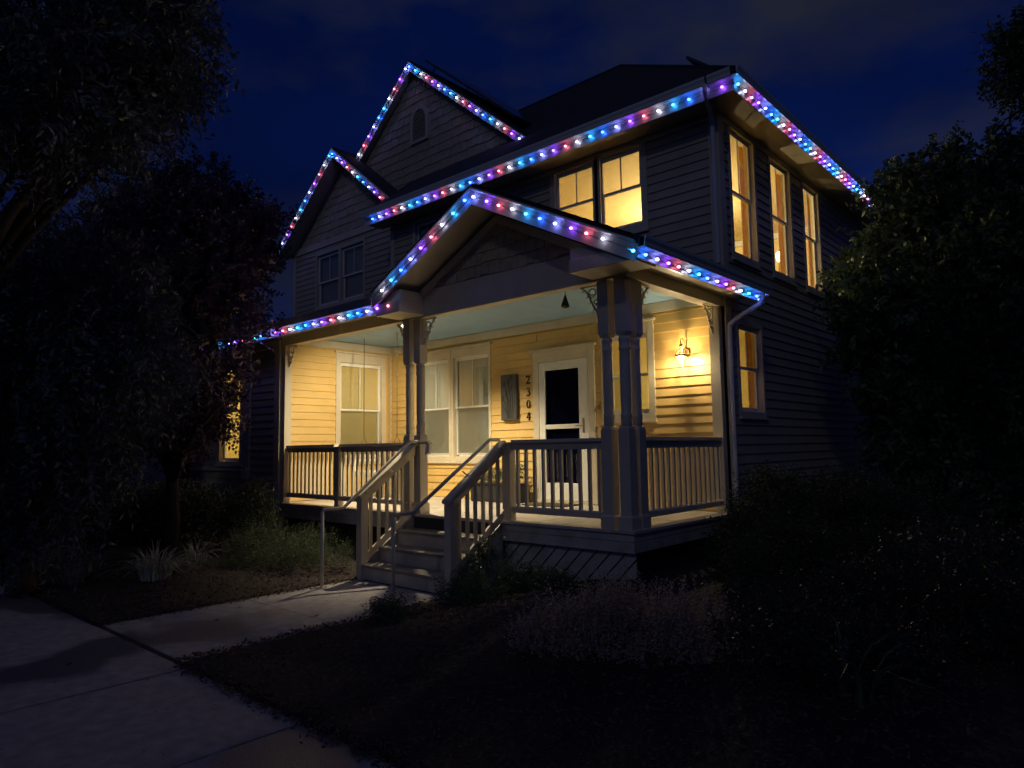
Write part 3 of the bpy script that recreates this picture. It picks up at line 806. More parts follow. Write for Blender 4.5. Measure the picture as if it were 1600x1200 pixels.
def room_light(name, loc, power, col=(1, .78, .42), r=.06):
    L = bpy.data.lights.new(name, 'POINT'); L.energy = power; L.color = col; L.shadow_soft_size = r
    o = bpy.data.objects.new(name, L); COL.objects.link(o); o.location = loc; return o
room_light('room_lamp_light', (-1.35, 4.3, 4.98), 62, r=.05)
room_light('room_lamp_light', (-2.2, 5.4, 5.5), 250, r=.10)
room_light('room_lamp_light', (-1.1, 3.9, 2.4), 20, (1, .80, .36))
room_light('room_lamp_light', (-8.4, 1.7, 2.5), 95, (1, .80, .40))
# table lamp seen through the middle tall window
lp = thing('table_lamp', (-.8, 6.48, 3.72), 'glowing bare bulb lamp inside, seen through the middle tall side window', 'lamp')
q = MB(); q.tube([(0, 0, .001), (0, 0, .03), (0, 0, .05), (0, 0, 1.2)], [.14, .14, .02, .012], 10); q.build('stand', M['brass'], lp)
q = MB(); q.lathe([(.012, 1.2), (.035, 1.24), (.045, 1.30), (.04, 1.35), (.015, 1.39)], 0, 0, 12); q.build('bulb', emis('table_lamp_bulb', (1, .72, .35), 26), lp, smooth=True)
# chandelier for the room light so the light has a source
lp = thing('pendant_lamp', (-1.35, 4.3, 5.98), 'small pendant lamp lighting the upper corner room', 'lamp')
q = MB(); q.tube([(0, 0, 0), (0, 0, -.86)], .008, 6); q.tube([(0, 0, -.005), (0, 0, -.03)], .05, 10); q.build('stem', M['brass'], lp)
q = MB(); q.tube([(0, 0, -.86), (0, 0, -.90)], .03, 8); q.build('socket', M['brass'], lp)

# ------------------------------------------------------------------ lights on the porch
lan = thing('wall_lantern', (-.56, 2.19, 2.78), 'lit glass carriage lantern on the yellow siding right of the door', 'lantern')
q = MB(); q.tube([(0, .15, .05), (0, .115, .05)], [.06, .055], 12); q.build('back_plate', M['brass'], lan)
q = MB(); q.tube([(0, .13, .03), (0, .12, .12), (0, .10, .20), (0, .05, .235), (0, .0, .22), (0, 0, .19)], .008, 6); q.tube([(0, .13, .05), (0, .10, -.02), (0, .08, .02)], .006, 6); q.build('arm', M['brass'], lan)
q = MB(); q.lathe([(.004, .19), (.012, .175), (.006, .16), (.028, .15), (.034, .14), (.012, .128), (.03, .115)], 0, 0, 12); q.build('finial_cap', M['brass'], lan, smooth=True)
q = MB(); q.lathe([(.034, .11), (.065, .06), (.076, .012)], 0, 0, 12); q.f = q.f[:-2]; q.build('upper_glass', M['lampglass_up'], lan)
q = MB(); q.lathe([(.078, .014), (.086, .010), (.086, -.010), (.078, -.014), (.074, 0), (.078, .014)], 0, 0, 16); q.f = q.f[:-2]; q.build('ring_band', M['brass'], lan)
q = MB(); q.lathe([(.076, -.012), (.044, -.15)], 0, 0, 8); q.f = q.f[:-2]; q.build('lower_glass', M['lampglass'], lan)
q = MB()
for k in range(4):
    an = math.pi/4 + k*math.pi/2 + .4; q.tube([(.08*math.cos(an), .08*math.sin(an), -.01), (.046*math.cos(an), .046*math.sin(an), -.155)], .004, 5)
    q.tube([(.08*math.cos(an), .08*math.sin(an), .01), (.03*math.cos(an), .03*math.sin(an), .12)], .004, 5)
q.tube([(0, 0, -.155), (0, 0, -.165)], [.032, .015], 12); q.build('cage', M['brass'], lan)
q = MB(); q.lathe([(.008, -.10), (.012, -.07), (.026, -.045), (.028, -.02), (.018, .01), (.006, .025)], 0, 0, 12)
q.build('bulb', emis('lantern_bulb', (1, .80, .48), 60), lan, smooth=True)
L = bpy.data.lights.new('lantern_light', 'POINT'); L.energy = 125; L.color = (1, .80, .47); L.shadow_soft_size = .036
lo = bpy.data.objects.new('lantern_light', L); COL.objects.link(lo); lo.parent = lan; lo.location = (0, -.02, -.02)

fl = thing('ceiling_floodlight', (-4.15, .50, 3.58), 'twin headed white floodlight under the porch ceiling by the paired columns', 'floodlight')
q = MB(); q.tube([(0, 0, .0), (0, 0, -.03)], .055, 12); q.build('mount', M['white'], fl)
for k, (dx, tgt, pw, ang) in enumerate(((-.07, (-6.9, 1.5, 1.3), 420, 92), (.07, (-4.0, .95, .73), 560, 118))):
    base = Vector((dx, 0, -.06)); wpos = Vector((-4.15, .50, 3.58)) + base
    dr_ = (Vector(tgt) - wpos).normalized()
    q = MB(); q.tube([(dx*.3, 0, -.02), tuple(base), tuple(base + dr_*.05)], [.012, .02, .035], 10); q.build('lamp_holder', M['white'], fl)
    q = MB(); q.tube([tuple(base + dr_*.05), tuple(base + dr_*.085), tuple(base + dr_*.10)], [.034, .045, .038], 12); q.build('lamp_lens', emis('floodlight_lens', (1, .92, .75), 14), fl, smooth=True)
    S = bpy.data.lights.new('floodlight_beam', 'SPOT'); S.energy = pw; S.color = (1, .82, .52); S.spot_size = R(ang); S.spot_blend = .8; S.shadow_soft_size = .03
    s_ = bpy.data.objects.new('floodlight_beam', S); COL.objects.link(s_); s_.parent = fl; s_.location = base + dr_*.12
    s_.rotation_euler = dr_.to_track_quat('-Z', 'Y').to_euler()

# ------------------------------------------------------------------ eave light strings
CYC = [('blue', (.02, .13, 1.0)), ('lavender', (.20, .23, 1.0)), ('purple', (.20, .05, .85)), ('red', (.42, .07, .12)), ('white', (.40, .40, .58)), ('cyan', (.02, .28, .90))]
BST = 35
bulb_me = []
for nm, c in CYC:
    q = MB(); q.lathe([(.008, -.012), (.0145, -.008), (.017, 0), (.0145, .008), (.008, .012)], 0, 0, 8)
    me = q.mesh('bulb'); me.materials.append(emis('led_' + nm, c, BST if nm != 'white' else BST*.8)); me.polygons.foreach_set('use_smooth', [True]*len(me.polygons)); bulb_me.append(me)
def string(name, label, runs, group='coloured light strings along the eaves'):
    """runs: list of (start, end, count, first colour, off) - off is the outward direction of the bulbs"""
    q = MB()
    for A, B, n_, c0, off in runs:
        A, B, off = Vector(A), Vector(B), Vector(off)
        t = (B - A).normalized()
        q.tube([A - off*.012 - t*.08, B - off*.012 + t*.08], .007, 5)
    s = q.build(name, M['gutter']); tag(s, label, 'string lights', group)
    for A, B, n_, c0, off in runs:
        A, B, off = Vector(A), Vector(B), Vector(off); st = 1
        if c0 < 0: c0, st = -c0, -1        # negative: the colour order runs backwards
        for i in range(n_):
            o = link('bulb', bulb_me[(c0 + i*st) % 6], None, s); o.location = A + (B - A)*(i/(n_ - 1)) + off*.012 + Vector((rng.uniform(-.007, .007), rng.uniform(-.004, .004), rng.uniform(-.006, .006)))
    return s
# the colour order below runs with the photograph, left to right
string('eave_light_string', 'coloured lights along the long upper front eave under the main roof', [((-6.93, 1.905, 6.085), (.30, 1.905, 6.085), 33, 0, (0, -1, -.4))])
string('eave_light_string', 'coloured lights along the upper right side eave above the three tall windows', [((.462, 1.98, 6.085), (.462, 8.90, 6.085), 33, -5, (1, 0, -.4))])
string('eave_light_string', 'coloured lights up both slopes of the highest gable in front of the solar panels',
       [((-7.08, 2.855, 9.60), (-8.90, 2.855, 8.08), 11, 1, (0, -1, 0)), ((-6.94, 2.855, 9.60), (-3.91, 2.855, 7.07), 18, -6, (0, -1, 0))])
string('eave_light_string', 'coloured lights up both slopes of the lower left gable beside the plum tree',
       [((-9.17, 2.375, 8.18), (-11.33, 2.375, 6.43), 12, -5, (0, -1, 0)), ((-9.06, 2.375, 8.20), (-7.12, 2.375, 6.58), 11, 0, (0, -1, 0))])
string('eave_light_string', 'coloured lights along both slopes of the porch gable above the steps',
       [((-1.90, -.49, 4.54), (-3.49, -.49, 3.71), 9, -6, (0, -1, 0)), ((-1.74, -.49, 4.545), (.07, -.49, 3.645), 10, 1, (0, -1, 0))])
string('eave_light_string', 'coloured lights along the short right porch eave ending at the curved downspout', [((.445, -.58, 3.44), (.445, 2.50, 3.44), 15, 5, (1, 0, -.4))])
string('eave_light_string', 'coloured lights along the left porch eave running into the plum tree', [((-3.45, -.425, 3.505), (-9.95, -.425, 3.505), 30, -3, (0, -1, -.4))])

# ------------------------------------------------------------------ handrails
def handrail(x, zt_, yfoot, ykink, ytop, label):
    t = thing('handrail', (x, yfoot, 0), label, 'handrail', 'metal handrails at the porch steps')
    q = MB(); q.tube([(0, 0, 0), (0, 0, zt_ - .02)], .021, 12); q.build('post', M['metal'], t, smooth=True)
    q = MB(); q.tube([(0, -.0, zt_ - .03), (0, .02, zt_), (0, ykink - yfoot, zt_), (0, ykink - yfoot + .05, zt_ + .03), (0, ytop - yfoot - .05, 1.66), (0, ytop - yfoot, 1.69), (0, ytop - yfoot + .16, 1.69)], .021, 12); q.build('rail', M['metal'], t, smooth=True)
    q = MB(); q.tube([(0, 0, .0), (0, 0, .012)], .06, 14)
    for an in (0.7, 2.3, 3.9, 5.5): q.tube([(.045*math.cos(an), .045*math.sin(an), .01), (.045*math.cos(an), .045*math.sin(an), .02)], .008, 6)
    q.build('base_flange', M['metal'], t)
    q = MB(); q.tube([(0, 1.0, 1.33), (.05, 1.0, 1.30), (.09, 1.0, 1.30)], .008, 6); q.build('wall_bracket', M['metal'], t)
    return t
handrail(-3.32, .90, -1.49, -1.21, -.16, 'left tan metal handrail on a post standing by the mulch bed')
handrail(-1.91, .92, -1.56, -1.31, -.10, 'right tan metal handrail on a post rising in front of the steps')

# ------------------------------------------------------------------ plaque, numbers, chime, swing, planter
def ribbon(q, pts, y, th=.006):
    """pts: (x, z, width) strokes extruded toward -y"""
    n_ = len(pts); Lf, Rt = [], []
    for i, (x, z, w) in enumerate(pts):
        a = pts[max(i-1, 0)]; b = pts[min(i+1, n_-1)]
        dx, dz = b[0]-a[0], b[1]-a[1]; l_ = math.hypot(dx, dz) or 1
        nx_, nz_ = -dz/l_*w/2, dx/l_*w/2
        Lf.append((x + nx_, z + nz_)); Rt.append((x - nx_, z - nz_))
    for i in range(n_-1):
        P4 = [Lf[i], Lf[i+1], Rt[i+1], Rt[i]]
        q.prism([(a, y, b) for a, b in P4], [(a, y - th, b) for a, b in P4])
pq = thing('wall_plaque', (-3.75, 2.30, 2.42), 'tall dark grey plaque with carved reeds, left of the house numbers', 'plaque')
mbox('board', M['plaque'], pq, -.17, .17, -.03, .025, -.38, .37, bevel=.004)
q = MB(); rp = random.Random(3)
for (x0_, z0_, x1_, z1_, w_) in ((.04, -.35, .0, .27, .016), (.07, -.35, .07, .18, .012), (.0, -.35, -.09, .22, .014), (-.01, -.35, -.14, .02, .02), (-.02, -.36, -.15, -.12, .018), (.02, -.36, -.05, .12, .02), (.09, -.34, .13, .10, .010)):
    mid = ((x0_ + x1_)/2 + .02, (z0_ + z1_)/2 + .03)
    ribbon(q, [(x0_, z0_, .006), (mid[0], mid[1], w_), (x1_, z1_, .004)], -.0305, .003)
for (x, z) in ((-.09, .22), (.06, .31), (0, .25), (-.12, -.04)): ribbon(q, [(x - .02, z - .05, .004), (x, z, .028), (x + .005, z + .045, .005)], -.0308, .003)
q.build('reed_relief', M['plaque_cut'], pq)
DIG = {
 '2': [[(-.032, .03, .018), (-.030, .050, .022), (-.008, .064, .014), (.020, .055, .022), (.028, .034, .026), (.012, .0, .020), (-.020, -.040, .010), (-.034, -.058, .008)], [(-.036, -.058, .016), (.0, -.052, .022), (.034, -.058, .018), (.038, -.038, .006)]],
 '3': [[(-.030, .044, .016), (-.012, .064, .012), (.014, .060, .018), (.026, .038, .024), (.014, .014, .014), (-.008, .006, .008)], [(-.006, .006, .008), (.020, .0, .016), (.032, -.026, .026), (.016, -.056, .018), (-.010, -.064, .012), (-.034, -.046, .018)]],
 '0': [[(0, .064, .008), (-.022, .050, .016), (-.031, .018, .025), (-.031, -.018, .025), (-.022, -.050, .016), (0, -.064, .008)], [(0, .064, .008), (.022, .050, .016), (.031, .018, .025), (.031, -.018, .025), (.022, -.050, .016), (0, -.064, .008)]],
 '4': [[(.012, .064, .016), (-.036, -.020, .008)], [(-.040, -.022, .014), (.042, -.022, .014)], [(.014, .062, .022), (.014, -.056, .022)], [(-.012, -.060, .010), (.038, -.060, .010)]],
}
for ch, z in (('2', 2.68), ('3', 2.48), ('0', 2.285), ('4', 2.09)):
    q = MB()
    for s_ in DIG[ch]: ribbon(q, s_, 0, .010)
    o = q.build('house_number', M['black']); o.location = (-3.375, 2.340, z)
    tag(o, {'2': 'black serif digit 2, topmost house number beside the door', '3': 'black serif digit 3, second house number from the top', '0': 'black serif digit 0, third house number from the top', '4': 'black serif digit 4, lowest house number beside the door'}[ch], 'house number', 'house numbers beside the door')
db = mbox('doorbell', M['brass'], None, -2.03, -1.995, 2.315, 2.338, 2.13, 2.20, bevel=.003); tag(db, 'small brass doorbell on the siding right of the door frame', 'doorbell')
ch = thing('hanging_bell', (-1.20, .52, 3.58), 'dark faceted bell ornament hanging from the porch beam in front of the blue ceiling', 'ornament')
q = MB(); q.tube([(0, 0, 0), (0, 0, -.14)], .004, 5); q.build('hanger', M['black'], ch)
q = MB(); q.lathe([(.004, -.13), (.02, -.17), (.055, -.27), (.058, -.285), (.03, -.30), (.004, -.305)], 0, 0, 6); q.build('bell', M['black'], ch)

swg = thing('porch_swing', (-5.6, 1.2, 1.20), 'cream slatted porch swing hanging on chains behind the left railing', 'porch swing')
mb = MB(); mb.box(-.62, .62, -.24, -.20, -.03, .01); mb.box(-.62, .62, .20, .24, -.03, .01); mb.build('seat_frame', M['cushion'], swg)
for i in range(5): mbox('seat_slat', M['cushion'], swg, -.60, .60, -.22 + i*.092, -.145 + i*.092, .011, .028)
for i in range(9): mbox('back_slat', M['cushion'], swg, -.56 + i*.135, -.51 + i*.135, .235, .25, .03, .42)
mbox('back_rail', M['cushion'], swg, -.62, .62, .23, .27, .421, .46)
for sx in (-.60, .58): mbox('armrest', M['cushion'], swg, sx, sx + .03, -.24, .24, .20, .23); mbox('arm_post', M['cushion'], swg, sx, sx + .03, -.235, -.205, .011, .199)
def chain(x, y, z0, z1):
    q = MB(); z = z0; k = 0
    while z < z1:
        c = Vector((x, y, z))
        a = Vector((1, 0, 0)) if k % 2 else Vector((0, 1, 0))
        pts = [c + a*.008*math.cos(t) + Vector((0, 0, .020*math.sin(t))) for t in [2*math.pi*i/6 for i in range(7)]]
        q.tube([tuple(p) for p in pts], .0028, 4); z += .032; k += 1
    return q
for sx in (-.62, .30):
    c = chain(sx, .0, .62, 2.375); c.tube([(sx, .0, .62), (sx, -.22, .22)], .004, 5); c.tube([(sx, .0, .62), (sx, .22, .22)], .004, 5)
    c.build('chain', M['black'], swg)

pl_ = thing('planter_box', (-3.83, 2.08, FZ), 'long dark planter box against the siding left of the door', 'planter')
q = MB(); q.box(-.50, .50, -.13, .13, 0, .28); q.build('box', M['dark'], pl_, bevel=.01)
q = MB(); q.box(-.52, .52, -.15, .15, .281, .30); q.build('rim', M['dark'], pl_, bevel=.004)
#FOLIAGE
# ------------------------------------------------------------------ plants
def quads_mesh(name, V, m):
    """V: (n,4,3) array of quads"""
    n_ = len(V); me = bpy.data.meshes.new(name)
    me.vertices.add(n_*4); me.vertices.foreach_set('co', V.reshape(-1).astype(np.float32))
    me.loops.add(n_*4); me.loops.foreach_set('vertex_index', np.arange(n_*4, dtype=np.int32))
    me.polygons.add(n_); me.polygons.foreach_set('loop_start', np.arange(0, n_*4, 4, dtype=np.int32))
    me.polygons.foreach_set('loop_total', np.full(n_, 4, dtype=np.int32))
    me.update(calc_edges=True); me.validate(); me.materials.append(m); return me
def unit(a): return a/np.maximum(np.linalg.norm(a, axis=-1, keepdims=True), 1e-9)
def leaf_quads(blobs, ntw, nl, tl, ll, lw, bias=(0, 0, 0), outw=.6, droop=0.0, seed=1, spread=1.0, shell=.45, flat=1.0, zmin=None):
    r = np.random.RandomState(seed)
    B = np.array([b[:4] for b in blobs], float); w = B[:, 3]**2.2; w /= w.sum()
    k = r.choice(len(B), ntw, p=w)
    d = unit(r.normal(size=(ntw, 3)))
    # lumpy shells: clumps of twigs rather than an even cloud
    cl = unit(r.normal(size=(len(B)*26, 3))); ci = (k*26 + r.randint(0, 26, ntw))
    cd = unit(cl[ci] + d*.42)
    rad = B[k, 3]*(shell + (1 - shell)*r.rand(ntw)**.6)*(0.85 + .3*r.rand(len(B)*26)[ci])
    o = B[k, :3] + cd*rad[:, None]*np.array([1, 1, flat])
    td = unit(cd*outw + r.normal(size=(ntw, 3))*.45 + np.array(bias))
    T = tl*(.5 + r.rand(ntw))
    s = (np.arange(nl) + .5)/nl
    s = s[None, :] + r.uniform(-.3, .3, (ntw, nl))/nl
    P = o[:, None, :] + td[:, None, :]*(s*T[:, None])[..., None]
    P[..., 2] -= droop*(s*T[:, None])**2/tl
    side = unit(np.cross(td, unit(r.normal(size=(ntw, 3)))))
    sg = np.where(np.arange(nl) % 2 == 0, 1, -1)[None, :, None]
    ld = unit(td[:, None, :]*.55 + side[:, None, :]*sg*.8*spread + r.normal(size=(ntw, nl, 3))*.28)
    nrm = unit(np.cross(td, side)[:, None, :] + r.normal(size=(ntw, nl, 3))*.5)
    wv = unit(np.cross(ld, nrm))
    L_ = ll*(.6 + .8*r.rand(ntw, nl))[..., None]; W_ = lw*(.6 + .8*r.rand(ntw, nl))[..., None]
    q = np.stack([P, P + ld*L_*.45 + wv*W_*.5, P + ld*L_ - np.array([0, 0, .15])*L_, P + ld*L_*.45 - wv*W_*.5], axis=2)
    q = q.reshape(-1, 4, 3)
    if zmin is not None: q = q[q[:, :, 2].min(axis=1) > zmin]
    return q, o, td, T
def tree(name, loc, label, blobs, m, ntw, nl, tl, ll, lw, trunk_r=.14, cat='tree', group=None, lean=(0, 0), twigs=350, base=None, **kw):
    t = thing(name, loc, label, cat, group)
    lx, ly, lz = loc
    q, o, td, T = leaf_quads(blobs, ntw, nl, tl, ll, lw, **kw)
    q = q - np.array([lx, ly, lz])
    c = link('crown', quads_mesh('crown', q, m), None, t)
    b = MB(); top = max(bb[2] for bb in blobs) - lz
    cx = np.mean([bb[0] for bb in blobs]) - lx; cy = np.mean([bb[1] for bb in blobs]) - ly
    rr_ = random.Random(kw.get('seed', 1)); N_ = 9
    tp = [(cx*(i/N_)**1.4 + rr_.uniform(-.04, .04), cy*(i/N_)**1.4 + rr_.uniform(-.04, .04), top*.85*i/N_) for i in range(N_+1)]
    b.tube(tp, [trunk_r*(1.25 if i == 0 else 1 - .8*i/N_) for i in range(N_+1)], 9)
    for bb in blobs:
        e_ = Vector((bb[0] - lx, bb[1] - ly, bb[2] - lz)); k_ = max(1, min(N_-2, int(N_*(e_.z*.55)/(top*.85))))
        s_ = Vector(tp[k_]); md = (s_ + e_)/2 + Vector((rr_.uniform(-.15, .15), rr_.uniform(-.15, .15), .12))
        r0 = trunk_r*(.55 - .35*k_/N_) + .01
        b.tube([s_, md, e_], [r0, r0*.6, r0*.3], 6)
        for j in range(7):
            d_ = Vector((rr_.gauss(0, 1), rr_.gauss(0, 1), rr_.gauss(0, .8))).normalized()*bb[3]*.85
            st_ = md.lerp(e_, rr_.random())
            b.tube([st_, st_ + d_*.5 + Vector((0, 0, .06)), st_ + d_], [r0*.28, r0*.18, .004], 4)
    tk = b.build('trunk', M['bark'], t, smooth=True)
    # leaf bearing twigs
    z = MB(); idx = np.random.RandomState(5).choice(len(o), min(twigs, len(o)), replace=False)
    for i in idx:
        a = Vector(o[i]) - Vector(loc); d_ = Vector(td[i])*T[i]
        z.tube([a - d_*.4, a + d_*.3, a + d_*.9], [.006, .004, .002], 3)
    zt_ = z.build('twigs', M['bark'], t); zt_['kind'] = 'stuff'
    return t

LOC = [(-3.08,-4.57,5.35,1.15),(-3.25,-3.85,5.7,.85),(-3.1,-3.45,5.95,.45),(-3.35,-3.5,5.35,.42),(-3.9,-3.8,5.1,.40),(-3.85,-4.36,4.75,.5),(-3.3,-4.9,4.7,.6),(-3.3,-3.6,4.95,.22)]
tree('locust_tree', (-5.6, -5.6, 0), 'tall feathery leaved tree whose boughs overhang the upper left corner', LOC, M['leaf_locust'], 3400, 12, .26, .085, .030, .16, droop=.5, seed=11, shell=.2)
LO2 = [(-5.12,-3.88,3.35,1.15),(-5.33,-3.9,2.5,1.25),(-4.75,-3.41,2.75,.85),(-5.45,-3.85,1.5,.8),(-6.3,-3.6,3.2,1.3)]
tree('weeping_tree', (-5.7, -3.9, 0.05), 'dark tree with drooping feathery sprays filling the left edge', LO2, M['leaf_locust'], 7200, 13, .30, .085, .030, .13, droop=.9, seed=12, shell=.25, bias=(0, 0, -.3))
PLM = [(-6.5,-1.6,4.25,1.15),(-6.5,-2.0,4.95,.8),(-6.2,-1.45,5.0,.6),(-7.3,-2.21,4.25,1.2),(-6.25,-1.1,4.5,.42),(-6.9,-2.0,3.0,.5),(-6.0,-1.45,3.95,.26),(-6.1,-1.7,5.8,.14),(-6.0,-1.55,5.65,.13),(-6.45,-1.9,5.75,.14),(-5.45,-.97,5.02,.14),(-5.65,-1.0,4.85,.16),(-6.9,-2.0,5.6,.2),(-5.95,-1.95,2.25,.6),(-5.22,-1.75,2.62,.22),(-5.15,-1.8,2.3,.16),(-7.0,-2.2,2.5,1.1),(-6.45,-1.75,5.4,.38)]
tree('plum_tree', (-6.6, -1.9, 0.1), 'purple leaved plum tree with upright shoots hiding the left end of the house', PLM, M['leaf_plum'], 9800, 13, .26, .068, .040, .10, seed=13, shell=.2, bias=(0, 0, .55), spread=.9)
RT = [(1.75,5.5,4.75,.95),(2.45,5.3,4.95,.85),(3.1,5.4,4.3,1.0),(2.1,5.2,5.75,.2),(2.9,5.2,5.45,.22),(1.35,6.0,5.1,.55),(.78,5.85,4.25,.40),(.90,5.7,3.95,.36),(.70,6.3,4.45,.34),(1.7,5.2,3.7,1.1),(2.6,5.3,3.5,1.35),(1.35,5.2,2.9,.8),(2.1,5.3,2.6,1.05),(3.3,5.5,2.9,1.15),(1.15,4.6,3.4,.42),(1.4,5.9,5.6,.3),(1.7,5.2,1.6,.7),(2.7,5.3,1.0,.6),(1.2,5.7,2.1,.5)]
tree('maple_tree', (1.55, 6.2, 0), 'broad leafy green tree against the right wall, partly lit by the tall windows', RT, M['leaf_right'], 11500, 11, .26, .090, .055, .12, seed=14, shell=.25)
TR = [(3.30,1.14,4.95,.22),(3.42,1.22,4.62,.24),(3.26,1.12,5.06,.12),(3.68,1.05,5.0,.36),(3.70,1.25,4.5,.28)]
tree('ash_tree', (5.2, 1.4, 0), 'slender tree whose leafy bough enters the upper right corner', TR, M['leaf_right'], 800, 12, .18, .045, .026, .10, seed=15, shell=.15, twigs=150)
# dark trees farther off on both sides
for (x, y, h_, r_, lab, sd_) in ((-10.8, -3.2, 3.6, 1.7, 'low dark tree close behind the trunk of the plum', 20), (-13.5, -3.5, 5.0, 2.1, 'dark tree standing between the plum tree and the lit neighbouring house', 21), (-12.5, 3.0, 4.5, 2.0, 'dark tree at the left rear corner of the house', 22), (-16.5, -7.5, 4.2, 2.2, 'tall dark tree far off at the left edge', 23),
                              (3.2, 11.5, 5.0, 2.4, 'dark tree behind the maple on the right', 24), (6.5, 9.5, 5.2, 2.3, 'dark tree at the far right edge', 25), (9.8, 13.5, 5.5, 2.6, 'tall dark tree farthest off on the right', 26)):
    bl = [(x + random.Random(sd_+i).uniform(-.9, .9), y + random.Random(sd_*3+i).uniform(-.9, .9), h_*(.24 + .19*i), r_*(.85 - .07*i)) for i in range(4)]
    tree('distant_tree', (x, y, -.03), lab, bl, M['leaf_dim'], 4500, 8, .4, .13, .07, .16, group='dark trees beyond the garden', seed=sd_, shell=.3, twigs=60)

# ---- shrubs: base position, blobs relative to base
def shrub(name, x, y, label, blobs, m, ntw, nl, tl, ll, lw, cat='shrub', group=None, stems=40, **kw):
    z0 = hgt(x, y); t = thing(name, (x, y, z0), label, cat, group)
    q, o, td, T = leaf_quads(blobs, ntw, nl, tl, ll, lw, zmin=.005, **kw)
    link('foliage', quads_mesh('foliage', q, m), None, t)
    b = MB(); idx = np.random.RandomState(3).choice(len(o), min(stems, len(o)), replace=False); rs = random.Random(2)
    for i in idx:
        a = Vector(o[i]); s_ = Vector((a.x*.25 + rs.uniform(-.03, .03), a.y*.25 + rs.uniform(-.03, .03), -.02))
        if a.z < .05: continue
        b.tube([s_, s_.lerp(a, .5) + Vector((0, 0, .05)), a + Vector(td[i])*T[i]*.5], [.008, .005, .002], 4)
    if b.v: b.build('stems', M['bark'], t)['kind'] = 'stuff'
    return t
shrub('rounded_shrub', .95, 1.05, 'large glossy shrub against the right porch corner beside the downspout', [(0,0,.38,.46),(.35,.5,.52,.46),(-.2,.6,.64,.42),(.3,-.35,.26,.36),(-.25,-.15,.26,.30),(.1,.3,.85,.2),(-.35,.7,.9,.16)], M['leaf_shrub'], 3600, 9, .14, .030, .019, seed=31, bias=(0,0,.3), shell=.3)
shrub('rounded_shrub', 1.75, 1.9, 'taller dark shrub right of the porch, below the maple', [(0,0,.38,.5),(.4,.3,.50,.42),(-.3,.4,.62,.40),(.5,-.4,.28,.4),(-.1,.1,.85,.16)], M['leaf_shrub'], 2800, 9, .15, .033, .02, seed=32, bias=(0,0,.3), shell=.3)
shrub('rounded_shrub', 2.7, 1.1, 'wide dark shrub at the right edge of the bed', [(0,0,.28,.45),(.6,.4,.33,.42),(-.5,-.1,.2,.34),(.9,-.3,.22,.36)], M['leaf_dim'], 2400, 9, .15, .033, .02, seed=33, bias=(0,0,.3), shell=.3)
shrub('low_shrub', 1.75, -.15, 'low spreading shrub between the sage mound and the big corner shrub', [(0,0,.3,.45),(.5,.2,.3,.4),(-.4,.1,.25,.35),(-.2,-.4,.22,.3)], M['leaf_shrub'], 3000, 9, .12, .026, .016, seed=34, bias=(0,0,.4), shell=.3)
shrub('low_shrub', 2.75, -.7, 'low dark shrub in the lower right of the bed', [(0,0,.25,.5),(.5,.1,.22,.45),(-.45,-.1,.2,.35)], M['leaf_dim'], 2200, 9, .13, .03, .018, seed=35, bias=(0,0,.4), shell=.3)
shrub('sage_mound', 1.12, -2.12, 'greyish flowering sage mound with upright spikes in front of the porch corner', [(0,0,.04,.27),(-.28,-.18,.03,.20),(.28,.12,.05,.26),(.05,.28,.04,.24),(-.42,-.28,.01,.15),(.5,.3,.04,.22)], M['leaf_laven'], 2200, 18, .22, .022, .011, cat='sage plant', seed=36, bias=(0,0,1.6), shell=.3, spread=.6)
for k, (x, y, s, lab) in enumerate(((-1.25, -.55, 1, 'leafy groundcover clump hugging the right stair newel'), (-.95, -.45, .6, 'small groundcover clump in front of the diagonal lattice'), (-1.2, -1.15, .8, 'low groundcover clump between the right handrail and the bed'), (-.35, -.85, .45, 'tiny groundcover clump nearest the porch corner'), (-1.36, -2.05, .45, 'small sprig growing over the right edge of the path'))):
    shrub('groundcover_clump', x, y, lab, [(0,0,.06*s,.26*s),(.25*s,.1*s,.05*s,.22*s),(-.22*s,-.06*s,.05*s,.2*s)], M['leaf_green'], int(900*s), 8, .12, .024, .014, cat='plant', group='groundcover clumps right of the steps', seed=40+k, bias=(0,0,.8), shell=.2, stems=8)
shrub('climbing_vine', -1.66, -.60, 'small vine sprig climbing the foot of the right stair railing', [(0,0,.40,.09),(.02,.13,.55,.08),(.03,-.12,.25,.10),(.02,.24,.68,.05)], M['leaf_green'], 120, 7, .10, .034, .024, cat='vine', seed=46, shell=.2, stems=12)
shrub('flowering_shrub', -6.15, -.95, 'pale tipped airy shrub in the left bed behind the iris clump', [(0,0,.45,.42),(.3,-.1,.55,.34),(-.35,.0,.4,.36),(.1,.1,.75,.22)], M['leaf_shrub'], 2400, 8, .17, .028, .014, seed=47, bias=(0,0,.6), shell=.3)
rf = random.Random(9); q = MB()
for i in range(150):
    a = rf.uniform(0, 6.28); rr_ = rf.uniform(.2, .5); z = rf.uniform(.35, .95)
    x, y = rr_*math.cos(a), rr_*math.sin(a)
    q.add([(x-.008, y, z), (x, y-.008, z), (x+.008, y, z), (x, y+.008, z), (x, y, z+.010)], [(0,1,4), (1,2,4), (2,3,4), (3,0,4)])
o = q.build('small_flowers', M['flower'], [c for c in COL.objects if c.name.startswith('flowering_shrub')][0]); o['kind'] = 'stuff'
shrub('juniper_mound', -4.75, -1.35, 'low green mound plant spreading beside the path', [(0,0,.06,.42),(.5,.1,.05,.36),(-.55,.1,.06,.4),(.15,.45,.06,.38),(-.15,-.35,.03,.3),(.75,.45,.05,.26)], M['leaf_green'], 5200, 10, .14, .020, .008, cat='juniper', seed=48, bias=(0,0,.9), shell=.2)
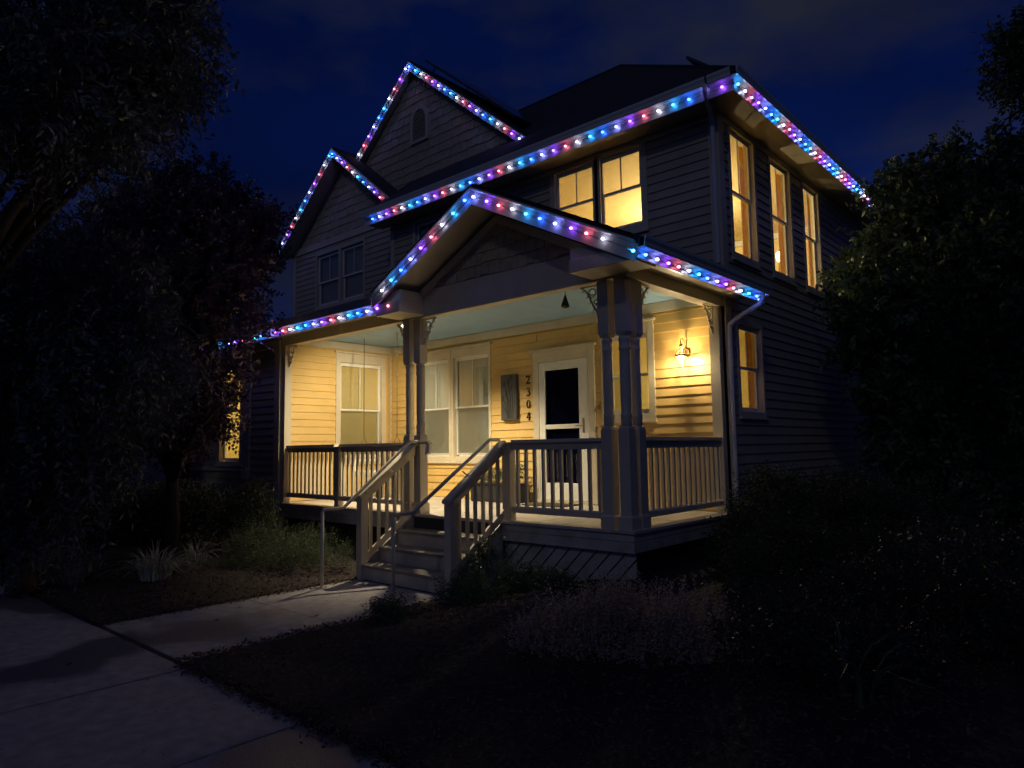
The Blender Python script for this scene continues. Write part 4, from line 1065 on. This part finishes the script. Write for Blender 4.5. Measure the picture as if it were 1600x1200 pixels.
def grass(name, x, y, label, n_, L_, spread, m, seed, group=None, w=.013):
    z0 = hgt(x, y); r_ = random.Random(seed); q = MB()
    for i in range(n_):
        a = r_.uniform(0, 6.283); rd = spread*math.sqrt(r_.random()); bx_, by_ = rd*math.cos(a), rd*math.sin(a)
        a2 = a + r_.uniform(-.8, .8); ln = L_*r_.uniform(.55, 1.1); lean = r_.uniform(.2, 1.0)*(.4 + rd/spread)
        dx, dy = math.cos(a2), math.sin(a2); sx_, sy_ = -dy, dx; P_ = []
        for j in range(6):
            t_ = j/5; hh = ln*(t_ - .35*lean*t_**3*1.8); ou = ln*lean*t_**2.2
            ww = w*(1 - t_**2.5)*.9 + .001
            P_.append((bx_ + dx*ou, by_ + dy*ou, hh, ww))
        k = len(q.v)
        for (px, py, pz, ww) in P_:
            q.v.append((px - sx_*ww, py - sy_*ww, pz)); q.v.append((px + dx*ww*.3, py + dy*ww*.3, pz - ww*.3)); q.v.append((px + sx_*ww, py + sy_*ww, pz))
        for j in range(5):
            b = k + j*3; q.f.append((b, b+1, b+4, b+3)); q.f.append((b+1, b+2, b+5, b+4))
    o = q.build(name, m); o.location = (x, y, z0); tag(o, label, 'iris plant', group); return o
grass('iris_clump', -4.95, -2.72, 'bright grey green iris clump with arching blades beside the pavement', 170, .52, .17, M['leaf_grass'], 51, w=.0075)
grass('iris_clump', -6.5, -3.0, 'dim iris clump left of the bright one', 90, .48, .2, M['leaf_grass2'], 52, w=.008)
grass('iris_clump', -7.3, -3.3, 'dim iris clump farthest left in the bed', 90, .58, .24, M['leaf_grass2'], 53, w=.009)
grass('iris_clump', 2.62, -2.05, 'few tall dim blades in the lower right corner', 14, .5, .12, M['leaf_green'], 54)
for k, (x, y, lab) in enumerate(((-8.0, -1.3, 'dark low shrub at the foot of the plum trunk'), (-9.2, -2.6, 'dark shrub left of the plum trunk'), (-8.3, -4.0, 'dark low shrub at the left end of the bed by the pavement'), (-10.6, -1.6, 'dark shrub under the left corner of the house'))):
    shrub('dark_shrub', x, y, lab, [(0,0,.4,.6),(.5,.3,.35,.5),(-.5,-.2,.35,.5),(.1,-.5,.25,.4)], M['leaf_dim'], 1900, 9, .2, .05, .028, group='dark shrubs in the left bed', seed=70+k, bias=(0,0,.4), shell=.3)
dm = mbox('doormat', M['mat'], None, -3.05, -2.30, 1.75, 2.20, FZ + .003, FZ + .018, bevel=.003); tag(dm, 'dark rectangular doormat on the porch floor before the door', 'doormat')
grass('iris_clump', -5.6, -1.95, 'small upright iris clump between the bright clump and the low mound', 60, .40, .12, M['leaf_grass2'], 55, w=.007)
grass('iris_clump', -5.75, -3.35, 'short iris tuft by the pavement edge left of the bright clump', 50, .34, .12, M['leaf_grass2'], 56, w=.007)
for k, (x, y, lab) in enumerate(((1.95, -1.0, 'dim low shrub filling the gap right of the sage mound'), (2.35, -1.75, 'dim low shrub nearest the lower right corner'))):
    shrub('low_shrub', x, y, lab, [(0,0,.08,.32),(.35,.15,.08,.3),(-.3,-.1,.06,.28),(.05,-.3,.05,.25)], M['leaf_dim'], 1500, 9, .13, .030, .016, seed=80+k, bias=(0,0,.7), shell=.2)
# planter flowers
q, o_, td_, T_ = leaf_quads([(-.35,0,.35,.11),(-.05,0,.36,.12),(.28,0,.36,.14),(.40,0,.48,.07)], 260, 7, .12, .035, .018, seed=60, bias=(0,0,.9), shell=.2, zmin=.30)
link('plants', quads_mesh('plants', q, M['leaf_green']), None, pl_)['kind'] = 'stuff'

# mulch chips along the path, too many to count
r_ = np.random.RandomState(77); 
px = np.concatenate([r_.uniform(-6.5, -3.45, 9000), r_.uniform(-1.70, 3.2, 14000), r_.uniform(-1.6, 4, 2200), -1.72 + r_.normal(0, .05, 900) , -3.43 + r_.normal(0, .04, 700)])
py = np.concatenate([r_.uniform(-3.8, -.1, 9000), r_.uniform(-3.85, -.05, 14000), -3.80 + r_.normal(0, .05, 2200), r_.uniform(-3.8, -1., 900), r_.uniform(-3.75, -1., 700)])
n_ = len(px)
pz = np.array([max(.004, hgt(a, b)) for a, b in zip(px, py)]) + r_.uniform(.0, .02, n_)
c_ = np.stack([px, py, pz], 1); d1 = unit(r_.normal(size=(n_, 3))*np.array([1, 1, .35])); d2 = unit(np.cross(d1, unit(r_.normal(size=(n_, 3))*np.array([.4, .4, 1]))))
l1 = r_.uniform(.008, .030, (n_, 1)); l2 = r_.uniform(.004, .010, (n_, 1))
V = np.stack([c_ - d1*l1, c_ + d2*l2, c_ + d1*l1, c_ - d2*l2], 1)
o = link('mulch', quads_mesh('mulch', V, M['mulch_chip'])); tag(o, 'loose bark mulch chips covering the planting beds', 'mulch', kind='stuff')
r2_ = np.random.RandomState(5); n_ = 420
px = r2_.uniform(-5, 1.5, n_); py = r2_.uniform(-5.3, -1.0, n_); ok = (py < -3.82) | ((px > -3.4) & (px < -1.7)); px, py = px[ok], py[ok]; n_ = len(px)
c_ = np.stack([px, py, np.full(n_, .008)], 1); d1 = unit(r2_.normal(size=(n_, 3))*np.array([1, 1, .1])); d2 = unit(np.cross(d1, np.array([0, 0, 1.])))
l1 = r2_.uniform(.004, .022, (n_, 1)); l2 = r2_.uniform(.002, .007, (n_, 1))
o = link('leaf_litter', quads_mesh('leaf_litter', np.stack([c_ - d1*l1, c_ + d2*l2, c_ + d1*l1, c_ - d2*l2], 1), M['mulch_chip'])); tag(o, 'bits of bark and leaf litter strewn over the paving', 'litter', kind='stuff')
# a few fallen leaves on the path
rl = random.Random(5)
for k, (x, y, lab) in enumerate(((-2.15, -2.3, 'dry leaf curled in the middle of the path'), (-2.75, -3.0, 'dry leaf lying on the path nearer the pavement'), (-2.3, -4.35, 'dry leaf alone on the pavement slab'), (-3.1, -2.6, 'dry leaf by the left edge of the path'))):
    q = MB(); L_, w = .05, .014; a = rl.uniform(0, 3)
    dx, dy = math.cos(a), math.sin(a)
    q.add([(-dx*L_, -dy*L_, .004), (-dy*w, dx*w, .010), (dx*L_, dy*L_, .006), (dy*w, -dx*w, .003)], [(0, 1, 2), (0, 2, 3)])
    o = q.build('fallen_leaf', M['mulch_chip']); o.location = (x, y, .002); tag(o, lab, 'leaf', 'fallen leaves on the paving')

# ---- solar panels
def panel(origin, ux, uy, label, group, wd=1.65, hd=1.0):
    """ux: along slope, uy: along the eave"""
    t = thing('solar_panel', origin, label, 'solar panel', group); ux, uy = Vector(ux).normalized(), Vector(uy).normalized(); n = ux.cross(uy).normalized()
    if n.z < 0: n = -n
    z = Vector((0, 0, 0))
    q = MB(); q.prism([z, ux*wd, ux*wd + uy*hd, uy*hd], [p + n*.04 for p in (z, ux*wd, ux*wd + uy*hd, uy*hd)]); q.build('frame', M['panelf'], t)
    q = MB(); A = [ux*.03 + uy*.03, ux*(wd-.03) + uy*.03, ux*(wd-.03) + uy*(hd-.03), ux*.03 + uy*(hd-.03)]
    q.prism([p + n*.0405 for p in A], [p + n*.043 for p in A]); q.build('cells', M['panelg'], t)
    q = MB(); q.tube([ux*.3 + uy*.1, ux*.3 + uy*.1 - n*.12], .015, 5); q.tube([ux*(wd-.3) + uy*(hd-.1), ux*(wd-.3) + uy*(hd-.1) - n*.12], .015, 5); q.build('bracket', M['panelf'], t)
    return t
su = Vector((1, 0, -bs)).normalized()
names_g = [('upper front', 0, 0), ('lower front', 1, 0), ('upper rear', 0, 1), ('lower rear', 1, 1)]
for nm, i, j in names_g:
    o0 = Vector((bx + .03, 3.30 + j*1.02, 9.80 + .13)) + su*(1.67*i); panel(o0, su, (0, 1, 0), nm + ' solar panel on the right slope of the highest gable', 'solar panels on the high gable')
s2 = Vector((-1, 0, pt)).normalized()
for k in range(5):
    x_ = .18; o0 = Vector((x_, 3.02 + 1.02*k + (.0 if k == 0 else .02), ez + pt*(x1 - x_) + .10))
    panel(o0, s2, (0, 1, 0), ['nearest', 'second', 'third', 'fourth', 'farthest'][k] + ' solar panel along the right hand roof slope', 'solar panels on the right roof slope', wd=1.2 if k == 0 else 1.65)

# ---- neighbours
def neigh_house(loc, rot, label, w, lamps, hh=2.7, wm=None):
    t = thing('neighbouring_house', loc, label, 'house'); t.rotation_euler = (0, 0, rot)
    mbox('wall', wm or M['neigh'], t, -w/2, w/2, 0, 6, -.1, hh)
    q = MB(); q.prism([(-w/2-.4, -.4, hh), (w/2+.4, -.4, hh), (w/2+.4, 3, hh+1.7), (-w/2-.4, 3, hh+1.7)], [(-w/2-.4, -.4, hh+.1), (w/2+.4, -.4, hh+.1), (w/2+.4, 3, hh+1.8), (-w/2-.4, 3, hh+1.8)])
    q.prism([(-w/2-.4, 3, hh+1.7), (w/2+.4, 3, hh+1.7), (w/2+.4, 6.4, hh), (-w/2-.4, 6.4, hh)], [(-w/2-.4, 3, hh+1.8), (w/2+.4, 3, hh+1.8), (w/2+.4, 6.4, hh+.1), (-w/2-.4, 6.4, hh+.1)]); q.build('roof', M['roof'], t)
    gm = wm or M['white']; dd = mbox('garage_door', gm, t, -w*.12, w*.3, -.04, -.001, 0, 2.1)
    for i in range(4): mbox('door_panel', gm, dd, -w*.11, w*.29, -.055, -.041, .08 + i*.5, .52 + i*.5)
    wf = mbox('window', gm, t, -w*.42, -w*.25, -.05, -.001, .9, 2.0); mbox('pane', M['dark'], wf, -w*.41, -w*.26, -.054, -.051, .95, 1.95)
    for (x, z, pw, c, s) in lamps:
        q = MB(); q.lathe([(.03, z-.1), (.08, z-.08), (.09, z+.08), (.03, z+.12)], x, -.14, 8); q.build('wall_lamp', emis('wall_lamp_glow', c, s), t)
        room_light('neighbour_lamp_light', (0, 0, 0), pw, c, .1); L_ = COL.objects[-1] if False else None
    return t
def nl(t, x, z, pw, c):
    o = room_light('neighbour_lamp_light', (x, -.35, z), pw, c, .08); o.parent = t
def neigh(loc, rot, label, w, lamps, wm=None):
    t = neigh_house(loc, rot, label, w, [], wm=wm)
    for (x, z, pw, c, s) in lamps:
        q = MB(); q.lathe([(.03, z-.1), (.07, z-.08), (.08, z+.08), (.03, z+.12)], x, -.14, 8); q.build('wall_lamp', emis('wall_lamp_glow', c, s), t)
        if pw: nl(t, x, z, pw, c)
neigh((-21.5, -.2, -.03), R(-83+180+90+75), 'pale neighbouring house far left, glimpsed through the dark trees', 9.0, [(-2.0, 2.1, 70, (1, .9, .7), 8), (3.6, 2.0, 50, (1, .9, .7), 8)])
neigh((-.5, 24.0, -.03), R(-3), 'neighbouring house with two white wall lamps far behind on the right', 8.0, [(.9, 1.55, .012, (.85, .88, 1), 22), (-.6, 1.45, 0, (.85, .88, 1), 22)], wm=M['neigh_dark'])
